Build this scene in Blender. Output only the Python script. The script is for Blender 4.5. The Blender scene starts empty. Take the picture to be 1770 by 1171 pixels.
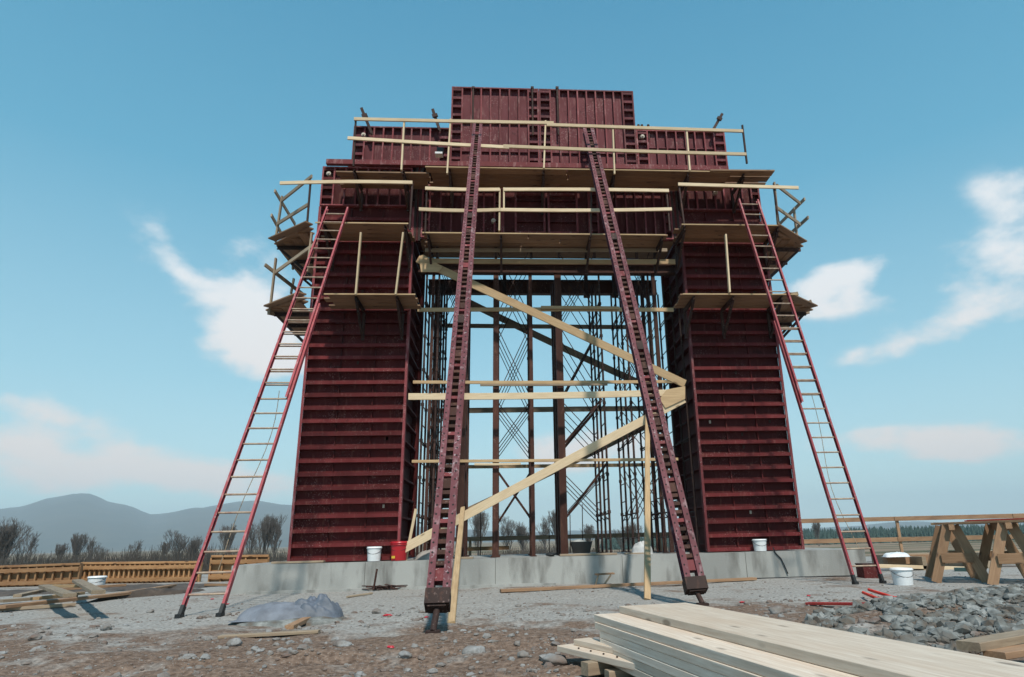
import bpy, math, random
from mathutils import Vector, Matrix, noise
random.seed(7)
RD = math.radians
sc = bpy.context.scene
col = sc.collection
# ------------------------------------------------------------------ camera (photo 1770 x 1171)
F, CX, CY = 1143.0, 960.3, 585.5
YAW, PIT, ROL = RD(4.347), RD(16.91), RD(-1.381)
CAM = Vector((0, -15, 0.9))
fw = Vector((math.sin(YAW)*math.cos(PIT), math.cos(YAW)*math.cos(PIT), math.sin(PIT)))
r0 = Vector((math.cos(YAW), -math.sin(YAW), 0)); u0 = r0.cross(fw)
rt = r0*math.cos(ROL)+u0*math.sin(ROL); up = u0*math.cos(ROL)-r0*math.sin(ROL)
cd = bpy.data.cameras.new('camera'); cam = bpy.data.objects.new('camera', cd); col.objects.link(cam)
M3 = Matrix((rt, up, -fw)).transposed()
cam.matrix_world = Matrix.Translation(CAM) @ M3.to_4x4()
cd.sensor_width = 36; cd.lens = F/1770*36; cd.shift_x = -(CX-885)/1770
cd.clip_start = 0.1; cd.clip_end = 60000
sc.camera = cam
sc.render.resolution_x = 1024; sc.render.resolution_y = 677

def ray(x, y): return fw + rt*((x-CX)/F) - up*((y-CY)/F)
def A(x, y, Y):
    d = ray(x, y); return CAM + d*((Y-CAM.y)/d.y)
def G(x, y, Z=0.0):
    d = ray(x, y); return CAM + d*((Z-CAM.z)/d.z)

# ------------------------------------------------------------------ materials
def newmat(name):
    m = bpy.data.materials.new(name); m.use_nodes = True
    nt = m.node_tree; b = nt.nodes['Principled BSDF']
    return m, nt, b
def nd(nt, t, **k):
    n = nt.nodes.new(t)
    for a, v in k.items(): setattr(n, a, v)
    return n
def ramp(nt, src, stops):
    r = nd(nt, 'ShaderNodeValToRGB'); e = r.color_ramp.elements
    while len(e) < len(stops): e.new(0.5)
    for i, (p, c) in enumerate(stops):
        e[i].position = p; e[i].color = (*c, 1) if len(c) == 3 else c
    nt.links.new(src, r.inputs[0]); return r.outputs[0]
def noise_n(nt, scale, detail=4, coord='Object', sc3=None, rough=0.55):
    tc = nd(nt, 'ShaderNodeTexCoord'); n = nd(nt, 'ShaderNodeTexNoise')
    n.inputs['Scale'].default_value = scale; n.inputs['Detail'].default_value = detail
    n.inputs['Roughness'].default_value = rough
    src = tc.outputs[coord]
    if sc3:
        mp = nd(nt, 'ShaderNodeMapping'); mp.inputs['Scale'].default_value = sc3
        nt.links.new(src, mp.inputs[0]); src = mp.outputs[0]
    nt.links.new(src, n.inputs['Vector']); return n.outputs['Fac']
def mixc(nt, fac, a, b, mode='MIX'):
    m = nd(nt, 'ShaderNodeMix', data_type='RGBA', blend_type=mode)
    if hasattr(fac, 'links') or not isinstance(fac, (int, float)): nt.links.new(fac, m.inputs[0])
    else: m.inputs[0].default_value = fac
    for i, v in ((6, a), (7, b)):
        if isinstance(v, tuple): m.inputs[i].default_value = (*v, 1)
        else: nt.links.new(v, m.inputs[i])
    return m.outputs[2]
def bump(nt, b, h, dist=0.01, st=0.6):
    n = nd(nt, 'ShaderNodeBump'); n.inputs['Distance'].default_value = dist; n.inputs['Strength'].default_value = st
    nt.links.new(h, n.inputs['Height']); nt.links.new(n.outputs[0], b.inputs['Normal'])
def worldpos_noise(nt, scale, detail=4, sc3=(1, 1, 1)):
    g = nd(nt, 'ShaderNodeNewGeometry'); mp = nd(nt, 'ShaderNodeMapping'); mp.inputs['Scale'].default_value = sc3
    n = nd(nt, 'ShaderNodeTexNoise'); n.inputs['Scale'].default_value = scale; n.inputs['Detail'].default_value = detail
    nt.links.new(g.outputs['Position'], mp.inputs[0]); nt.links.new(mp.outputs[0], n.inputs['Vector'])
    return n.outputs['Fac']
def painted(name, c1, c2, c3, rough=0.65, spec=0.15):
    """painted steel: two tones of paint, streaky dust/rust running down"""
    m, nt, b = newmat(name)
    n1 = worldpos_noise(nt, 2.2, 5, (1, 1, 0.5)); n2 = worldpos_noise(nt, 14, 5, (1, 1, 0.22)); n3 = worldpos_noise(nt, 5.5, 6, (1, 1, 1))
    base = ramp(nt, n1, [(0.35, c1), (0.65, c2)])
    k = ramp(nt, n2, [(0.56, (0, 0, 0)), (0.72, (0.75, 0.75, 0.75))])
    c = mixc(nt, k, base, c3)
    k2 = ramp(nt, n3, [(0.62, (0, 0, 0)), (0.7, (0.55, 0.55, 0.55))])
    c = mixc(nt, k2, c, tuple(v*0.45 for v in c1))
    n4 = worldpos_noise(nt, 34, 3); n5 = worldpos_noise(nt, 1.3, 3)
    sp_ = mixc(nt, ramp(nt, n5, [(0.46, (0, 0, 0)), (0.62, (1, 1, 1))]), (0.0, 0.0, 0.0), ramp(nt, n4, [(0.60, (0, 0, 0)), (0.68, (0.7, 0.7, 0.7))]))
    c = mixc(nt, sp_, c, tuple(min(.4, v*1.2+.10) for v in c3))
    oi = nd(nt, 'ShaderNodeObjectInfo'); v = ramp(nt, oi.outputs['Random'], [(0, (0.68, 0.68, 0.68)), (1, (1.25, 1.2, 1.2))])
    c = mixc(nt, 1.0, c, v, 'MULTIPLY')
    nt.links.new(c, b.inputs['Base Color']); b.inputs['Roughness'].default_value = rough
    b.inputs['Specular IOR Level'].default_value = spec
    bump(nt, b, n2, 0.004, 0.4); return m
def wood(name, c1, c2, c3, rough=0.75, knots=True):
    m, nt, b = newmat(name)
    g = noise_n(nt, 9, 5, 'Object', (0.35, 6, 6)); g2 = noise_n(nt, 2.0, 4, 'Object', (0.6, 2, 2))
    c = ramp(nt, g, [(0.35, c1), (0.65, c2)])
    c = mixc(nt, ramp(nt, g2, [(0.5, (0, 0, 0)), (0.75, (0.6, 0.6, 0.6))]), c, c3)
    if knots:
        tc = nd(nt, 'ShaderNodeTexCoord'); mp = nd(nt, 'ShaderNodeMapping'); mp.inputs['Scale'].default_value = (2.2, 7, 7)
        vo = nd(nt, 'ShaderNodeTexVoronoi'); vo.inputs['Scale'].default_value = 1.0
        nt.links.new(tc.outputs['Object'], mp.inputs[0]); nt.links.new(mp.outputs[0], vo.inputs['Vector'])
        k = ramp(nt, vo.outputs['Distance'], [(0.09, (0.85, 0.85, 0.85)), (0.17, (0, 0, 0))])
        c = mixc(nt, k, c, tuple(v*0.4 for v in c3))
    oi = nd(nt, 'ShaderNodeObjectInfo')
    v = ramp(nt, oi.outputs['Random'], [(0, (0.72, 0.70, 0.66)), (0.5, (0.95, 0.93, 0.9)), (1, (1.1, 1.1, 1.1))])
    c = mixc(nt, 1.0, c, v, 'MULTIPLY')
    nt.links.new(c, b.inputs['Base Color']); b.inputs['Roughness'].default_value = rough
    bump(nt, b, g, 0.003, 0.5); return m
def plain(name, c, rough=0.6, c2=None, scale=6, metal=0.0, bmp=0.003):
    m, nt, b = newmat(name); n = noise_n(nt, scale, 5)
    cc = ramp(nt, n, [(0.35, c), (0.68, c2 or tuple(v*0.7 for v in c))])
    nt.links.new(cc, b.inputs['Base Color']); b.inputs['Roughness'].default_value = rough; b.inputs['Metallic'].default_value = metal
    bump(nt, b, n, bmp, 0.4); return m

RED = painted('red_oxide_paint', (0.062, 0.0088, 0.009), (0.088, 0.0135, 0.014), (0.13, 0.045, 0.036))
RIBRED = painted('rib_red_paint', (0.092, 0.014, 0.015), (0.13, 0.022, 0.024), (0.18, 0.07, 0.06))
PINKRED = painted('pinkish_red', (0.098, 0.022, 0.028), (0.135, 0.036, 0.044), (0.22, 0.11, 0.11))  # lighter, pinker red for the shoulder and centre panels
FRAME = painted('frame_red_paint', (0.145, 0.032, 0.036), (0.20, 0.052, 0.058), (0.34, 0.19, 0.185))
RAKER = painted('raker_paint', (0.11, 0.036, 0.043), (0.155, 0.058, 0.068), (0.30, 0.21, 0.22))
LADR = painted('ladder_paint', (0.26, 0.033, 0.042), (0.32, 0.055, 0.068), (0.42, 0.23, 0.23), 0.5, 0.4)
DARKST = painted('dark_steel', (0.035, 0.022, 0.02), (0.06, 0.035, 0.03), (0.12, 0.06, 0.045))
BROWNST = painted('brown_steel', (0.05, 0.022, 0.017), (0.075, 0.033, 0.025), (0.12, 0.06, 0.04))
RUNG = plain('worn_rung', (0.42, 0.33, 0.24), 0.5, (0.28, 0.16, 0.12), 12)
HOLE = plain('hole_shadow', (0.012, 0.010, 0.010), 0.9)
WOOD = wood('fresh_lumber', (0.38, 0.255, 0.14), (0.50, 0.35, 0.20), (0.32, 0.19, 0.09))
WOODP = wood('pale_lumber', (0.57, 0.44, 0.29), (0.68, 0.54, 0.37), (0.50, 0.35, 0.21))
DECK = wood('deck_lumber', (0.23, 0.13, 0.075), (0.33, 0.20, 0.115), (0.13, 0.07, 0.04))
GREYW = wood('weathered_lumber', (0.26, 0.20, 0.14), (0.36, 0.28, 0.2), (0.2, 0.13, 0.09))
ORANGE = wood('orange_formply', (0.34, 0.17, 0.07), (0.44, 0.25, 0.12), (0.22, 0.10, 0.04))
SAW = wood('brown_trestle_wood', (0.27, 0.155, 0.085), (0.36, 0.22, 0.13), (0.18, 0.1, 0.06))
WHITE = plain('white_plastic', (0.74, 0.76, 0.78), 0.4, (0.62, 0.64, 0.66), 5, 0, .0005)
REDPL = plain('red_plastic', (0.42, 0.012, 0.02), 0.35, (0.32, 0.01, 0.015), 5, 0, .0005)
REDP = plain('red_plastic_chip', (0.6, 0.03, 0.05), 0.4)
BLACK = plain('black_rubber', (0.012, 0.014, 0.016), 0.6)
YEL = plain('yellow_tag', (0.6, 0.4, 0.03), 0.5)
TIE = plain('pale_tie_cone', (0.55, 0.48, 0.40), 0.6)
TARP = plain('grey_blue_tarp', (0.19, 0.21, 0.25), 0.8, (0.12, 0.13, 0.155), 6, 0, .03)

def concrete_mat():
    m, nt, b = newmat('concrete')
    a = worldpos_noise(nt, 1.1, 6, (1, 1, 0.6)); s = worldpos_noise(nt, 3.5, 6, (1, 1, .25)); f = worldpos_noise(nt, 40, 4)
    c = ramp(nt, a, [(0.38, (0.25, 0.25, 0.24)), (0.6, (0.35, 0.35, 0.335))])
    c = mixc(nt, ramp(nt, s, [(0.5, (0, 0, 0)), (0.68, (0.85, 0.85, 0.85))]), c, (0.13, 0.125, 0.115))
    c = mixc(nt, ramp(nt, f, [(0.6, (0, 0, 0)), (0.8, (0.5, 0.5, 0.5))]), c, (0.45, 0.45, 0.44))
    nt.links.new(c, b.inputs['Base Color']); b.inputs['Roughness'].default_value = 0.85
    bump(nt, b, f, 0.006, 0.5); return m
CONC = concrete_mat()
def ground_mat():
    m, nt, b = newmat('site_ground')
    a = worldpos_noise(nt, 0.42, 6); d = worldpos_noise(nt, 2.6, 7); f = worldpos_noise(nt, 22, 6); g = worldpos_noise(nt, 70, 3)
    grey = ramp(nt, f, [(0.3, (0.19, 0.18, 0.168)), (0.7, (0.40, 0.388, 0.37))])
    brown = ramp(nt, f, [(0.3, (0.085, 0.055, 0.04)), (0.7, (0.24, 0.17, 0.13))])
    gp = nd(nt, 'ShaderNodeNewGeometry'); sx = nd(nt, 'ShaderNodeSeparateXYZ'); nt.links.new(gp.outputs['Position'], sx.inputs[0])
    # the near strip in front of the rakers is churned brown soil, the pad around the footing grey crushed stone
    mr = nd(nt, 'ShaderNodeMapRange'); mr.inputs[1].default_value = -4.9; mr.inputs[2].default_value = -8.3
    mr.inputs[3].default_value = -0.10; mr.inputs[4].default_value = 0.17; nt.links.new(sx.outputs['Y'], mr.inputs[0])
    ad = nd(nt, 'ShaderNodeMath', operation='ADD'); nt.links.new(a, ad.inputs[0]); nt.links.new(mr.outputs[0], ad.inputs[1])
    ad2 = nd(nt, 'ShaderNodeMath', operation='MULTIPLY_ADD'); nt.links.new(d, ad2.inputs[0]); ad2.inputs[1].default_value = 0.55; nt.links.new(ad.outputs[0], ad2.inputs[2])
    k = ramp(nt, ad2.outputs[0], [(0.72, (0, 0, 0)), (0.88, (1, 1, 1))])
    c = mixc(nt, k, grey, brown)
    c = mixc(nt, ramp(nt, g, [(0.62, (0, 0, 0)), (0.72, (0.7, 0.7, 0.7))]), c, (0.42, 0.42, 0.41))
    # far away: dull winter field
    far = nd(nt, 'ShaderNodeMapRange'); far.inputs[1].default_value = 18; far.inputs[2].default_value = 40; nt.links.new(sx.outputs['Y'], far.inputs[0])
    fn = worldpos_noise(nt, 0.012, 5, (1, 4, 1))
    field = ramp(nt, fn, [(0.4, (0.09, 0.085, 0.05)), (0.5, (0.26, 0.19, 0.14)), (0.62, (0.12, 0.11, 0.07))])
    c = mixc(nt, far.outputs[0], c, field)
    nt.links.new(c, b.inputs['Base Color']); b.inputs['Roughness'].default_value = 0.95; b.inputs['Specular IOR Level'].default_value = 0.15
    ma = nd(nt, 'ShaderNodeMath', operation='ADD'); nt.links.new(f, ma.inputs[0]); nt.links.new(d, ma.inputs[1])
    bump(nt, b, ma.outputs[0], 0.03, 0.9); return m
GROUND = ground_mat()
def stone_mat(name, c1, c2, c3):
    m, nt, b = newmat(name)
    n = worldpos_noise(nt, 5, 2); f = worldpos_noise(nt, 40, 4)
    c = ramp(nt, n, [(0.35, c1), (0.5, c2), (0.65, c3)])
    c = mixc(nt, ramp(nt, f, [(0.4, (0, 0, 0)), (0.7, (0.5, 0.5, 0.5))]), c, tuple(v*0.6 for v in c2))
    nt.links.new(c, b.inputs['Base Color']); b.inputs['Roughness'].default_value = 0.9
    bump(nt, b, f, 0.008, 0.6); return m
STONE = stone_mat('field_stone', (0.15, 0.10, 0.08), (0.20, 0.18, 0.165), (0.28, 0.28, 0.28))
RUBBLE = stone_mat('blue_grey_rubble', (0.11, 0.085, 0.065), (0.14, 0.145, 0.138), (0.27, 0.275, 0.265))
BARK = plain('bare_bark', (0.09, 0.08, 0.075), 0.9, (0.13, 0.115, 0.105), 4)
SCRUB = plain('brown_scrub', (0.06, 0.052, 0.045), 0.95, (0.10, 0.08, 0.065), 0.4)
FIR = plain('dark_conifer', (0.03, 0.06, 0.055), 0.9, (0.045, 0.08, 0.07), 0.3)
HILL = plain('wooded_hill', (0.045, 0.05, 0.045), 0.95, (0.075, 0.07, 0.055), 0.01)
SOIL = plain('dark_soil', (0.05, 0.04, 0.035), 0.95, (0.1, 0.075, 0.06), 6, 0, .03)

# ------------------------------------------------------------------ mesh helpers
def frame(a, b, upv=(0, 0, 1)):
    a = Vector(a); b = Vector(b); x = (b-a).normalized(); u = Vector(upv)
    y = u.cross(x)
    if y.length < 1e-4: y = Vector((0, 1, 0)).cross(x)
    y.normalize(); z = x.cross(y); return x, y, z
ORG = {}
class MB:
    def __init__(s): s.v = []; s.f = []; s.m = []; s.sm = []
    def add(s, vs, fs, mi=0, smooth=False):
        o = len(s.v); s.v += [Vector(v) for v in vs]
        for f in fs: s.f.append(tuple(o+i for i in f)); s.m.append(mi); s.sm.append(smooth)
        return s
    def box(s, p0, p1, mi=0):
        x0, y0, z0 = p0; x1, y1, z1 = p1
        return s.add([(x0, y0, z0), (x1, y0, z0), (x1, y1, z0), (x0, y1, z0), (x0, y0, z1), (x1, y0, z1), (x1, y1, z1), (x0, y1, z1)],
                     [(0, 3, 2, 1), (4, 5, 6, 7), (0, 1, 5, 4), (1, 2, 6, 5), (2, 3, 7, 6), (3, 0, 4, 7)], mi)
    def prof(s, a, b, poly, upv=(0, 0, 1), mi=0):
        """extrude the 2-D polygon (y, z) along a -> b"""
        a = Vector(a); b = Vector(b); x, y, z = frame(a, b, upv); n = len(poly)
        vs = [a+y*p+z*q for p, q in poly]+[b+y*p+z*q for p, q in poly]
        fs = [tuple(range(n-1, -1, -1)), tuple(range(n, 2*n))]+[(i, (i+1) % n, n+(i+1) % n, n+i) for i in range(n)]
        return s.add(vs, fs, mi)
    def beam(s, a, b, w, h, upv=(0, 0, 1), mi=0):
        return s.prof(a, b, [(-w/2, -h/2), (w/2, -h/2), (w/2, h/2), (-w/2, h/2)], upv, mi)
    def channel(s, a, b, w, h, t=0.008, upv=(0, 0, 1), side=1, mi=0):
        """C section: web on -side, flanges at top and bottom; w across y, h across z"""
        k = side
        pl = [(-w/2*k, -h/2), (w/2*k, -h/2), (w/2*k, -h/2+t), ((-w/2+t)*k, -h/2+t), ((-w/2+t)*k, h/2-t), (w/2*k, h/2-t), (w/2*k, h/2), (-w/2*k, h/2)]
        if k < 0: pl = pl[::-1]
        return s.prof(a, b, pl, upv, mi)
    def tube(s, a, b, r, n=8, r2=None, mi=0, cap=True, smooth=True):
        a = Vector(a); b = Vector(b); x, y, z = frame(a, b); r2 = r if r2 is None else r2
        vs = [a+(y*math.cos(t)+z*math.sin(t))*r for t in [2*math.pi*i/n for i in range(n)]]
        vs += [b+(y*math.cos(t)+z*math.sin(t))*r2 for t in [2*math.pi*i/n for i in range(n)]]
        s.add(vs, [(i, (i+1) % n, n+(i+1) % n, n+i) for i in range(n)], mi, smooth)
        if cap: s.add(vs, [tuple(range(n-1, -1, -1)), tuple(range(n, 2*n))], mi)
        return s
    def path(s, pts, r, n=5, mi=0):
        for a, b in zip(pts[:-1], pts[1:]): s.tube(a, b, r, n, mi=mi)
        return s
    def lathe(s, c, prof_, n=20, mi=0, capb=True, capt=False):
        c = Vector(c); vs = []; k = len(prof_)
        for r, z in prof_:
            vs += [c+Vector((r*math.cos(2*math.pi*i/n), r*math.sin(2*math.pi*i/n), z)) for i in range(n)]
        fs = [(j*n+i, j*n+(i+1) % n, (j+1)*n+(i+1) % n, (j+1)*n+i) for j in range(k-1) for i in range(n)]
        s.add(vs, fs, mi, True)
        if capb: s.add(vs[:n], [tuple(range(n-1, -1, -1))], mi)
        if capt: s.add(vs[-n:], [tuple(range(n))], mi)
        return s
    def build(s, name, mat, parent=None, origin=None, xf=None):
        if parent is not None: o = ORG[parent.name]
        elif origin is not None: o = Vector(origin)
        else:
            xs = [v.x for v in s.v]; ys = [v.y for v in s.v]; zs = [v.z for v in s.v]
            o = Vector(((min(xs)+max(xs))/2, (min(ys)+max(ys))/2, min(zs)))
        me = bpy.data.meshes.new(name); me.from_pydata([v-o for v in s.v], [], s.f)
        mats = mat if isinstance(mat, (list, tuple)) else [mat]
        for m in mats: me.materials.append(m)
        me.polygons.foreach_set('material_index', s.m); me.polygons.foreach_set('use_smooth', s.sm); me.update()
        ob = bpy.data.objects.new(name, me); col.objects.link(ob)
        if parent is not None: ob.parent = parent
        else: ob.location = o; ob.matrix_world = Matrix.Translation(o)
        ORG[ob.name] = o
        return ob
ORG = {}
def build_sub(mb, name, mat, parent):
    """child of a part: same origin as the part"""
    o = ORG[parent.name]; me = bpy.data.meshes.new(name); me.from_pydata([v-o for v in mb.v], [], mb.f)
    mats = mat if isinstance(mat, (list, tuple)) else [mat]
    for m in mats: me.materials.append(m)
    me.polygons.foreach_set('material_index', mb.m); me.polygons.foreach_set('use_smooth', mb.sm); me.update()
    ob = bpy.data.objects.new(name, me); col.objects.link(ob); ob.parent = parent; ORG[ob.name] = o
    return ob
def tag(o, label=None, cat=None, group=None, kind=None):
    if label: o['label'] = label
    if cat: o['category'] = cat
    if group: o['group'] = group
    if kind: o['kind'] = kind
    return o
def thing(name, label, cat, loc, group=None):
    o = bpy.data.objects.new(name, None); col.objects.link(o); o.empty_display_size = 0.2
    loc = Vector(loc); o.location = loc; o.matrix_world = Matrix.Translation(loc); ORG[o.name] = loc
    return tag(o, label, cat, group)
def board(name, a, b, w, h, mat, parent=None, upv=(0, 0, 1), label=None, cat=None, group=None, warp=0.0, ch=0.004):
    """a sawn board: local X runs along it so the grain does too; w across local Y, h across local Z, chamfered edges"""
    a = Vector(a); b = Vector(b); x, y, z = frame(a, b, upv); L = (b-a).length
    c = min(ch, w*.2, h*.2); seg = 6 if warp else 1
    pl = [(-w/2+c, -h/2), (w/2-c, -h/2), (w/2, -h/2+c), (w/2, h/2-c), (w/2-c, h/2), (-w/2+c, h/2), (-w/2, h/2-c), (-w/2, -h/2+c)]
    vs = []; fs = []
    for k in range(seg+1):
        t = k/seg; off = warp*math.sin(math.pi*t); vs += [Vector((L*t, p, q+off)) for p, q in pl]
    for k in range(seg):
        fs += [(k*8+i, k*8+(i+1) % 8, k*8+8+(i+1) % 8, k*8+8+i) for i in range(8)]
    fs += [tuple(range(7, -1, -1)), tuple(range(seg*8, seg*8+8))]
    me = bpy.data.meshes.new(name); me.from_pydata(vs, [], fs); me.materials.append(mat); me.update()
    ob = bpy.data.objects.new(name, me); col.objects.link(ob)
    M = Matrix((x, y, z)).transposed().to_4x4(); M.translation = a
    if parent is not None:
        ob.parent = parent; M = Matrix.Translation(-ORG[parent.name]) @ M
    ob.matrix_basis = M
    if label: tag(ob, label, cat, group)
    return ob
N_ = lambda p, s=1.0: noise.noise(Vector(p)*s)

# ------------------------------------------------------------------ ground
def gh(x, y):
    """terrain height"""
    h = 0.0
    if y > 8:   # land behind the pad falls away to lower fields
        t = min(1, (y-8)/45); h -= 1.9*t*t*(3-2*t)
    if y < 10:
        h += 0.035*N_((x, y, 0), 0.55)+0.018*N_((x, y, 3), 1.9)
        k = max(0, min(1, (-4.6-y)/2.5)); h += k*(0.05*N_((x, y, 5), 1.3)+0.03*N_((x, y, 7), 3.7)+0.012*N_((x, y, 7), 9))
        k2 = max(0, min(1, (-0.2-y)/1.0)); h *= (0.35+0.65*k2)
    # wheel ruts crossing the soil in front of the raker feet
    for c0 in (-8.75, -10.1):
        w_ = y-(c0+.10*x+.25*math.sin(x*.35)); h -= .05*math.exp(-(w_/.13)**2)*(1 if -11.8 < y < -6 else 0); h += .022*math.exp(-((abs(w_)-.27)/.09)**2)*(1 if -11.8 < y < -6 else 0)
    # rubble mound on the right
    ex, ey = x-6.9, y+7.1; dx = (ex*.87+ey*.5)/4.7; dy = (-ex*.5+ey*.87)/2.0; q = dx*dx+dy*dy
    if q < 1: h += 0.16*(1-q)**1.2
    return h
def steps(a, b, fine0, fine1, n_f, n_c):
    out = [fine0+(fine1-fine0)*i/n_f for i in range(n_f+1)]
    lo = [fine0-(fine0-a)*((i/n_c)**3.2) for i in range(n_c, 0, -1)]
    hi = [fine1+(b-fine1)*((i/n_c)**3.2) for i in range(1, n_c+1)]
    return lo+out+hi
xs = steps(-9000, 9000, -9, 12, 260, 34); ys = steps(-300, 9000, -12, 3, 220, 44)
mb = MB(); nx = len(xs)
vs = [(x, y, gh(x, y)) for y in ys for x in xs]
fs = [(j*nx+i, j*nx+i+1, (j+1)*nx+i+1, (j+1)*nx+i) for j in range(len(ys)-1) for i in range(nx-1)]
mb.add(vs, fs, 0, True); tag(mb.build('ground', GROUND, origin=(0, 0, 0)), kind='structure')

ICO_V = []; ICO_F = []
def _ico():
    t = (1+5**.5)/2
    v = [Vector(p).normalized() for p in [(-1, t, 0), (1, t, 0), (-1, -t, 0), (1, -t, 0), (0, -1, t), (0, 1, t), (0, -1, -t), (0, 1, -t), (t, 0, -1), (t, 0, 1), (-t, 0, -1), (-t, 0, 1)]]
    f = [(0, 11, 5), (0, 5, 1), (0, 1, 7), (0, 7, 10), (0, 10, 11), (1, 5, 9), (5, 11, 4), (11, 10, 2), (10, 7, 6), (7, 1, 8), (3, 9, 4), (3, 4, 2), (3, 2, 6), (3, 6, 8), (3, 8, 9), (4, 9, 5), (2, 4, 11), (6, 2, 10), (8, 6, 7), (9, 8, 1)]
    return v, f
IV, IF = _ico()
def sub(v, f):
    v = list(v); c = {}; o = []
    def mid(a, b):
        k = (min(a, b), max(a, b))
        if k not in c: c[k] = len(v); v.append(((v[a]+v[b])/2).normalized())
        return c[k]
    for a, b, d in f:
        x, y, z = mid(a, b), mid(b, d), mid(d, a); o += [(a, x, z), (b, y, x), (d, z, y), (x, y, z)]
    return v, o
IV1, IF1 = sub(IV, IF); IV2, IF2 = sub(IV1, IF1)
def rock(mb, c, r, flat=0.6, rough=0.35, lv=0, smooth=False, mi=0):
    V, Fc = ((IV, IF), (IV1, IF1), (IV2, IF2))[lv]
    sd = random.random()*100; rz = random.random()*6.28; ex = random.uniform(.75, 1.35)
    ca, sa = math.cos(rz), math.sin(rz); out = []
    for v in V:
        k = r*(1+rough*N_((v.x*1.3+sd, v.y*1.3, v.z*1.3))*1.6)
        x, y, z = v.x*k*ex, v.y*k, v.z*k*flat
        out.append((c[0]+x*ca-y*sa, c[1]+x*sa+y*ca, c[2]+z))
    mb.add(out, Fc, mi, smooth)
# loose stones over the churned foreground
mb = MB()
for i in range(9000):
    y = -11.2+random.random()**1.5*6.4; x = random.uniform(-5.5-(y+11)*.4, 7.5+(y+11)*.5)
    if N_((x, y, 2), .8)+random.uniform(-.35, .35) < -0.12: continue
    r = 0.006+0.04*random.random()**7+0.010*random.random()
    rock(mb, (x, y, gh(x, y)+r*.15), r, random.uniform(.5, .8))
for i in range(1500):
    y = random.uniform(-6, 0); x = random.uniform(-9, 12); r = 0.006+0.022*random.random()**4
    rock(mb, (x, y, gh(x, y)+r*.2), r, .6)
tag(mb.build('loose_gravel', STONE, origin=(0, -8, 0)), 'small loose stones scattered over the brown churned soil in the foreground', 'gravel', kind='stuff')
mb = MB()
for i in range(19000):
    a = random.random()*6.283; q = random.random()**.55
    u_, v_ = 4.7*q*math.cos(a), 2.05*q*math.sin(a); x = 6.9+u_*.87-v_*.5; y = -7.1+u_*.5+v_*.87
    if q > .75 and N_((x, y, 9), .9) < -.2: continue
    r = 0.010+0.024*random.random()+0.055*random.random()**7
    rock(mb, (x, y, gh(x, y)+r*.3), r, random.uniform(.5, .9), .5)
tag(mb.build('rubble', RUBBLE, origin=(6.9, -7.1, 0)), 'low mound of blue grey broken rubble behind the stacked planks on the right', 'rubble', kind='stuff')
ST = [(820, 1128, .10, 'smooth pale oval stone right of the left raker foot'), (405, 1115, .07, 'grey stone on brown soil left of the white strip board'),
      (650, 1060, .06, 'reddish stone between the tarp pile and the left raker foot'), (183, 1092, .07, 'dark stone lying alone at the far left of the ground'),
      (845, 1085, .05, 'small stone just behind the pale oval stone'), (60, 1108, .06, 'brown clod near the left edge of the photo'),
      (590, 1120, .06, 'pale stone on the soil below the tarp pile'), (960, 1150, .075, 'large dark stone under the end of the lower plank bundle'),
      (905, 1140, .05, 'grey stone left of the lower plank bundle end'), (1345, 1062, .09, 'pale stone at the left end of the rubble mound'),
      (700, 1145, .05, 'half buried stone in the brown soil below the left raker foot'), (260, 1060, .05, 'flat brown stone left of the left ladder feet')]
for i, (px, py, r, lb) in enumerate(ST):
    P = G(px, py); m = MB(); rock(m, (P.x, P.y, gh(P.x, P.y)+r*.35), r, .62, .25, 2, True)
    tag(m.build('stone', STONE), lb, 'stone', 'larger stones on the soil')

# ------------------------------------------------------------------ concrete footing
FY = -0.35
FTL = A(400, 981, FY); FTR = A(1494, 946, FY); FZ = 0.545
t = thing('concrete_footing', 'long low grey concrete footing carrying the red formwork gate', 'footing', (1.2, 1.2, 0))
m = MB(); x0, x1 = FTL.x, FTR.x; n = 5
for i in range(n):
    a = x0+(x1-x0)*i/n; b = x0+(x1-x0)*(i+1)/n
    m.box((a+.004, FY, -0.15), (b-.004, 3.2, FZ+.004*((i*7) % 3)))
m.build('slab', CONC, t)
m = MB()
for i in range(n-1):
    xx = x0+(x1-x0)*(i+1)/n; m.box((xx-.005, FY-.004, 0.0), (xx+.005, FY+.01, FZ-.01))
m.build('joint_strip', plain('joint_grey', (.12, .12, .11), .9), t)
m = MB(); m.box((x0+.4, FY-.16, -.05), (x0+6.6, FY-.004, 0.045)); m.build('blinding_strip', CONC, t)

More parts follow.
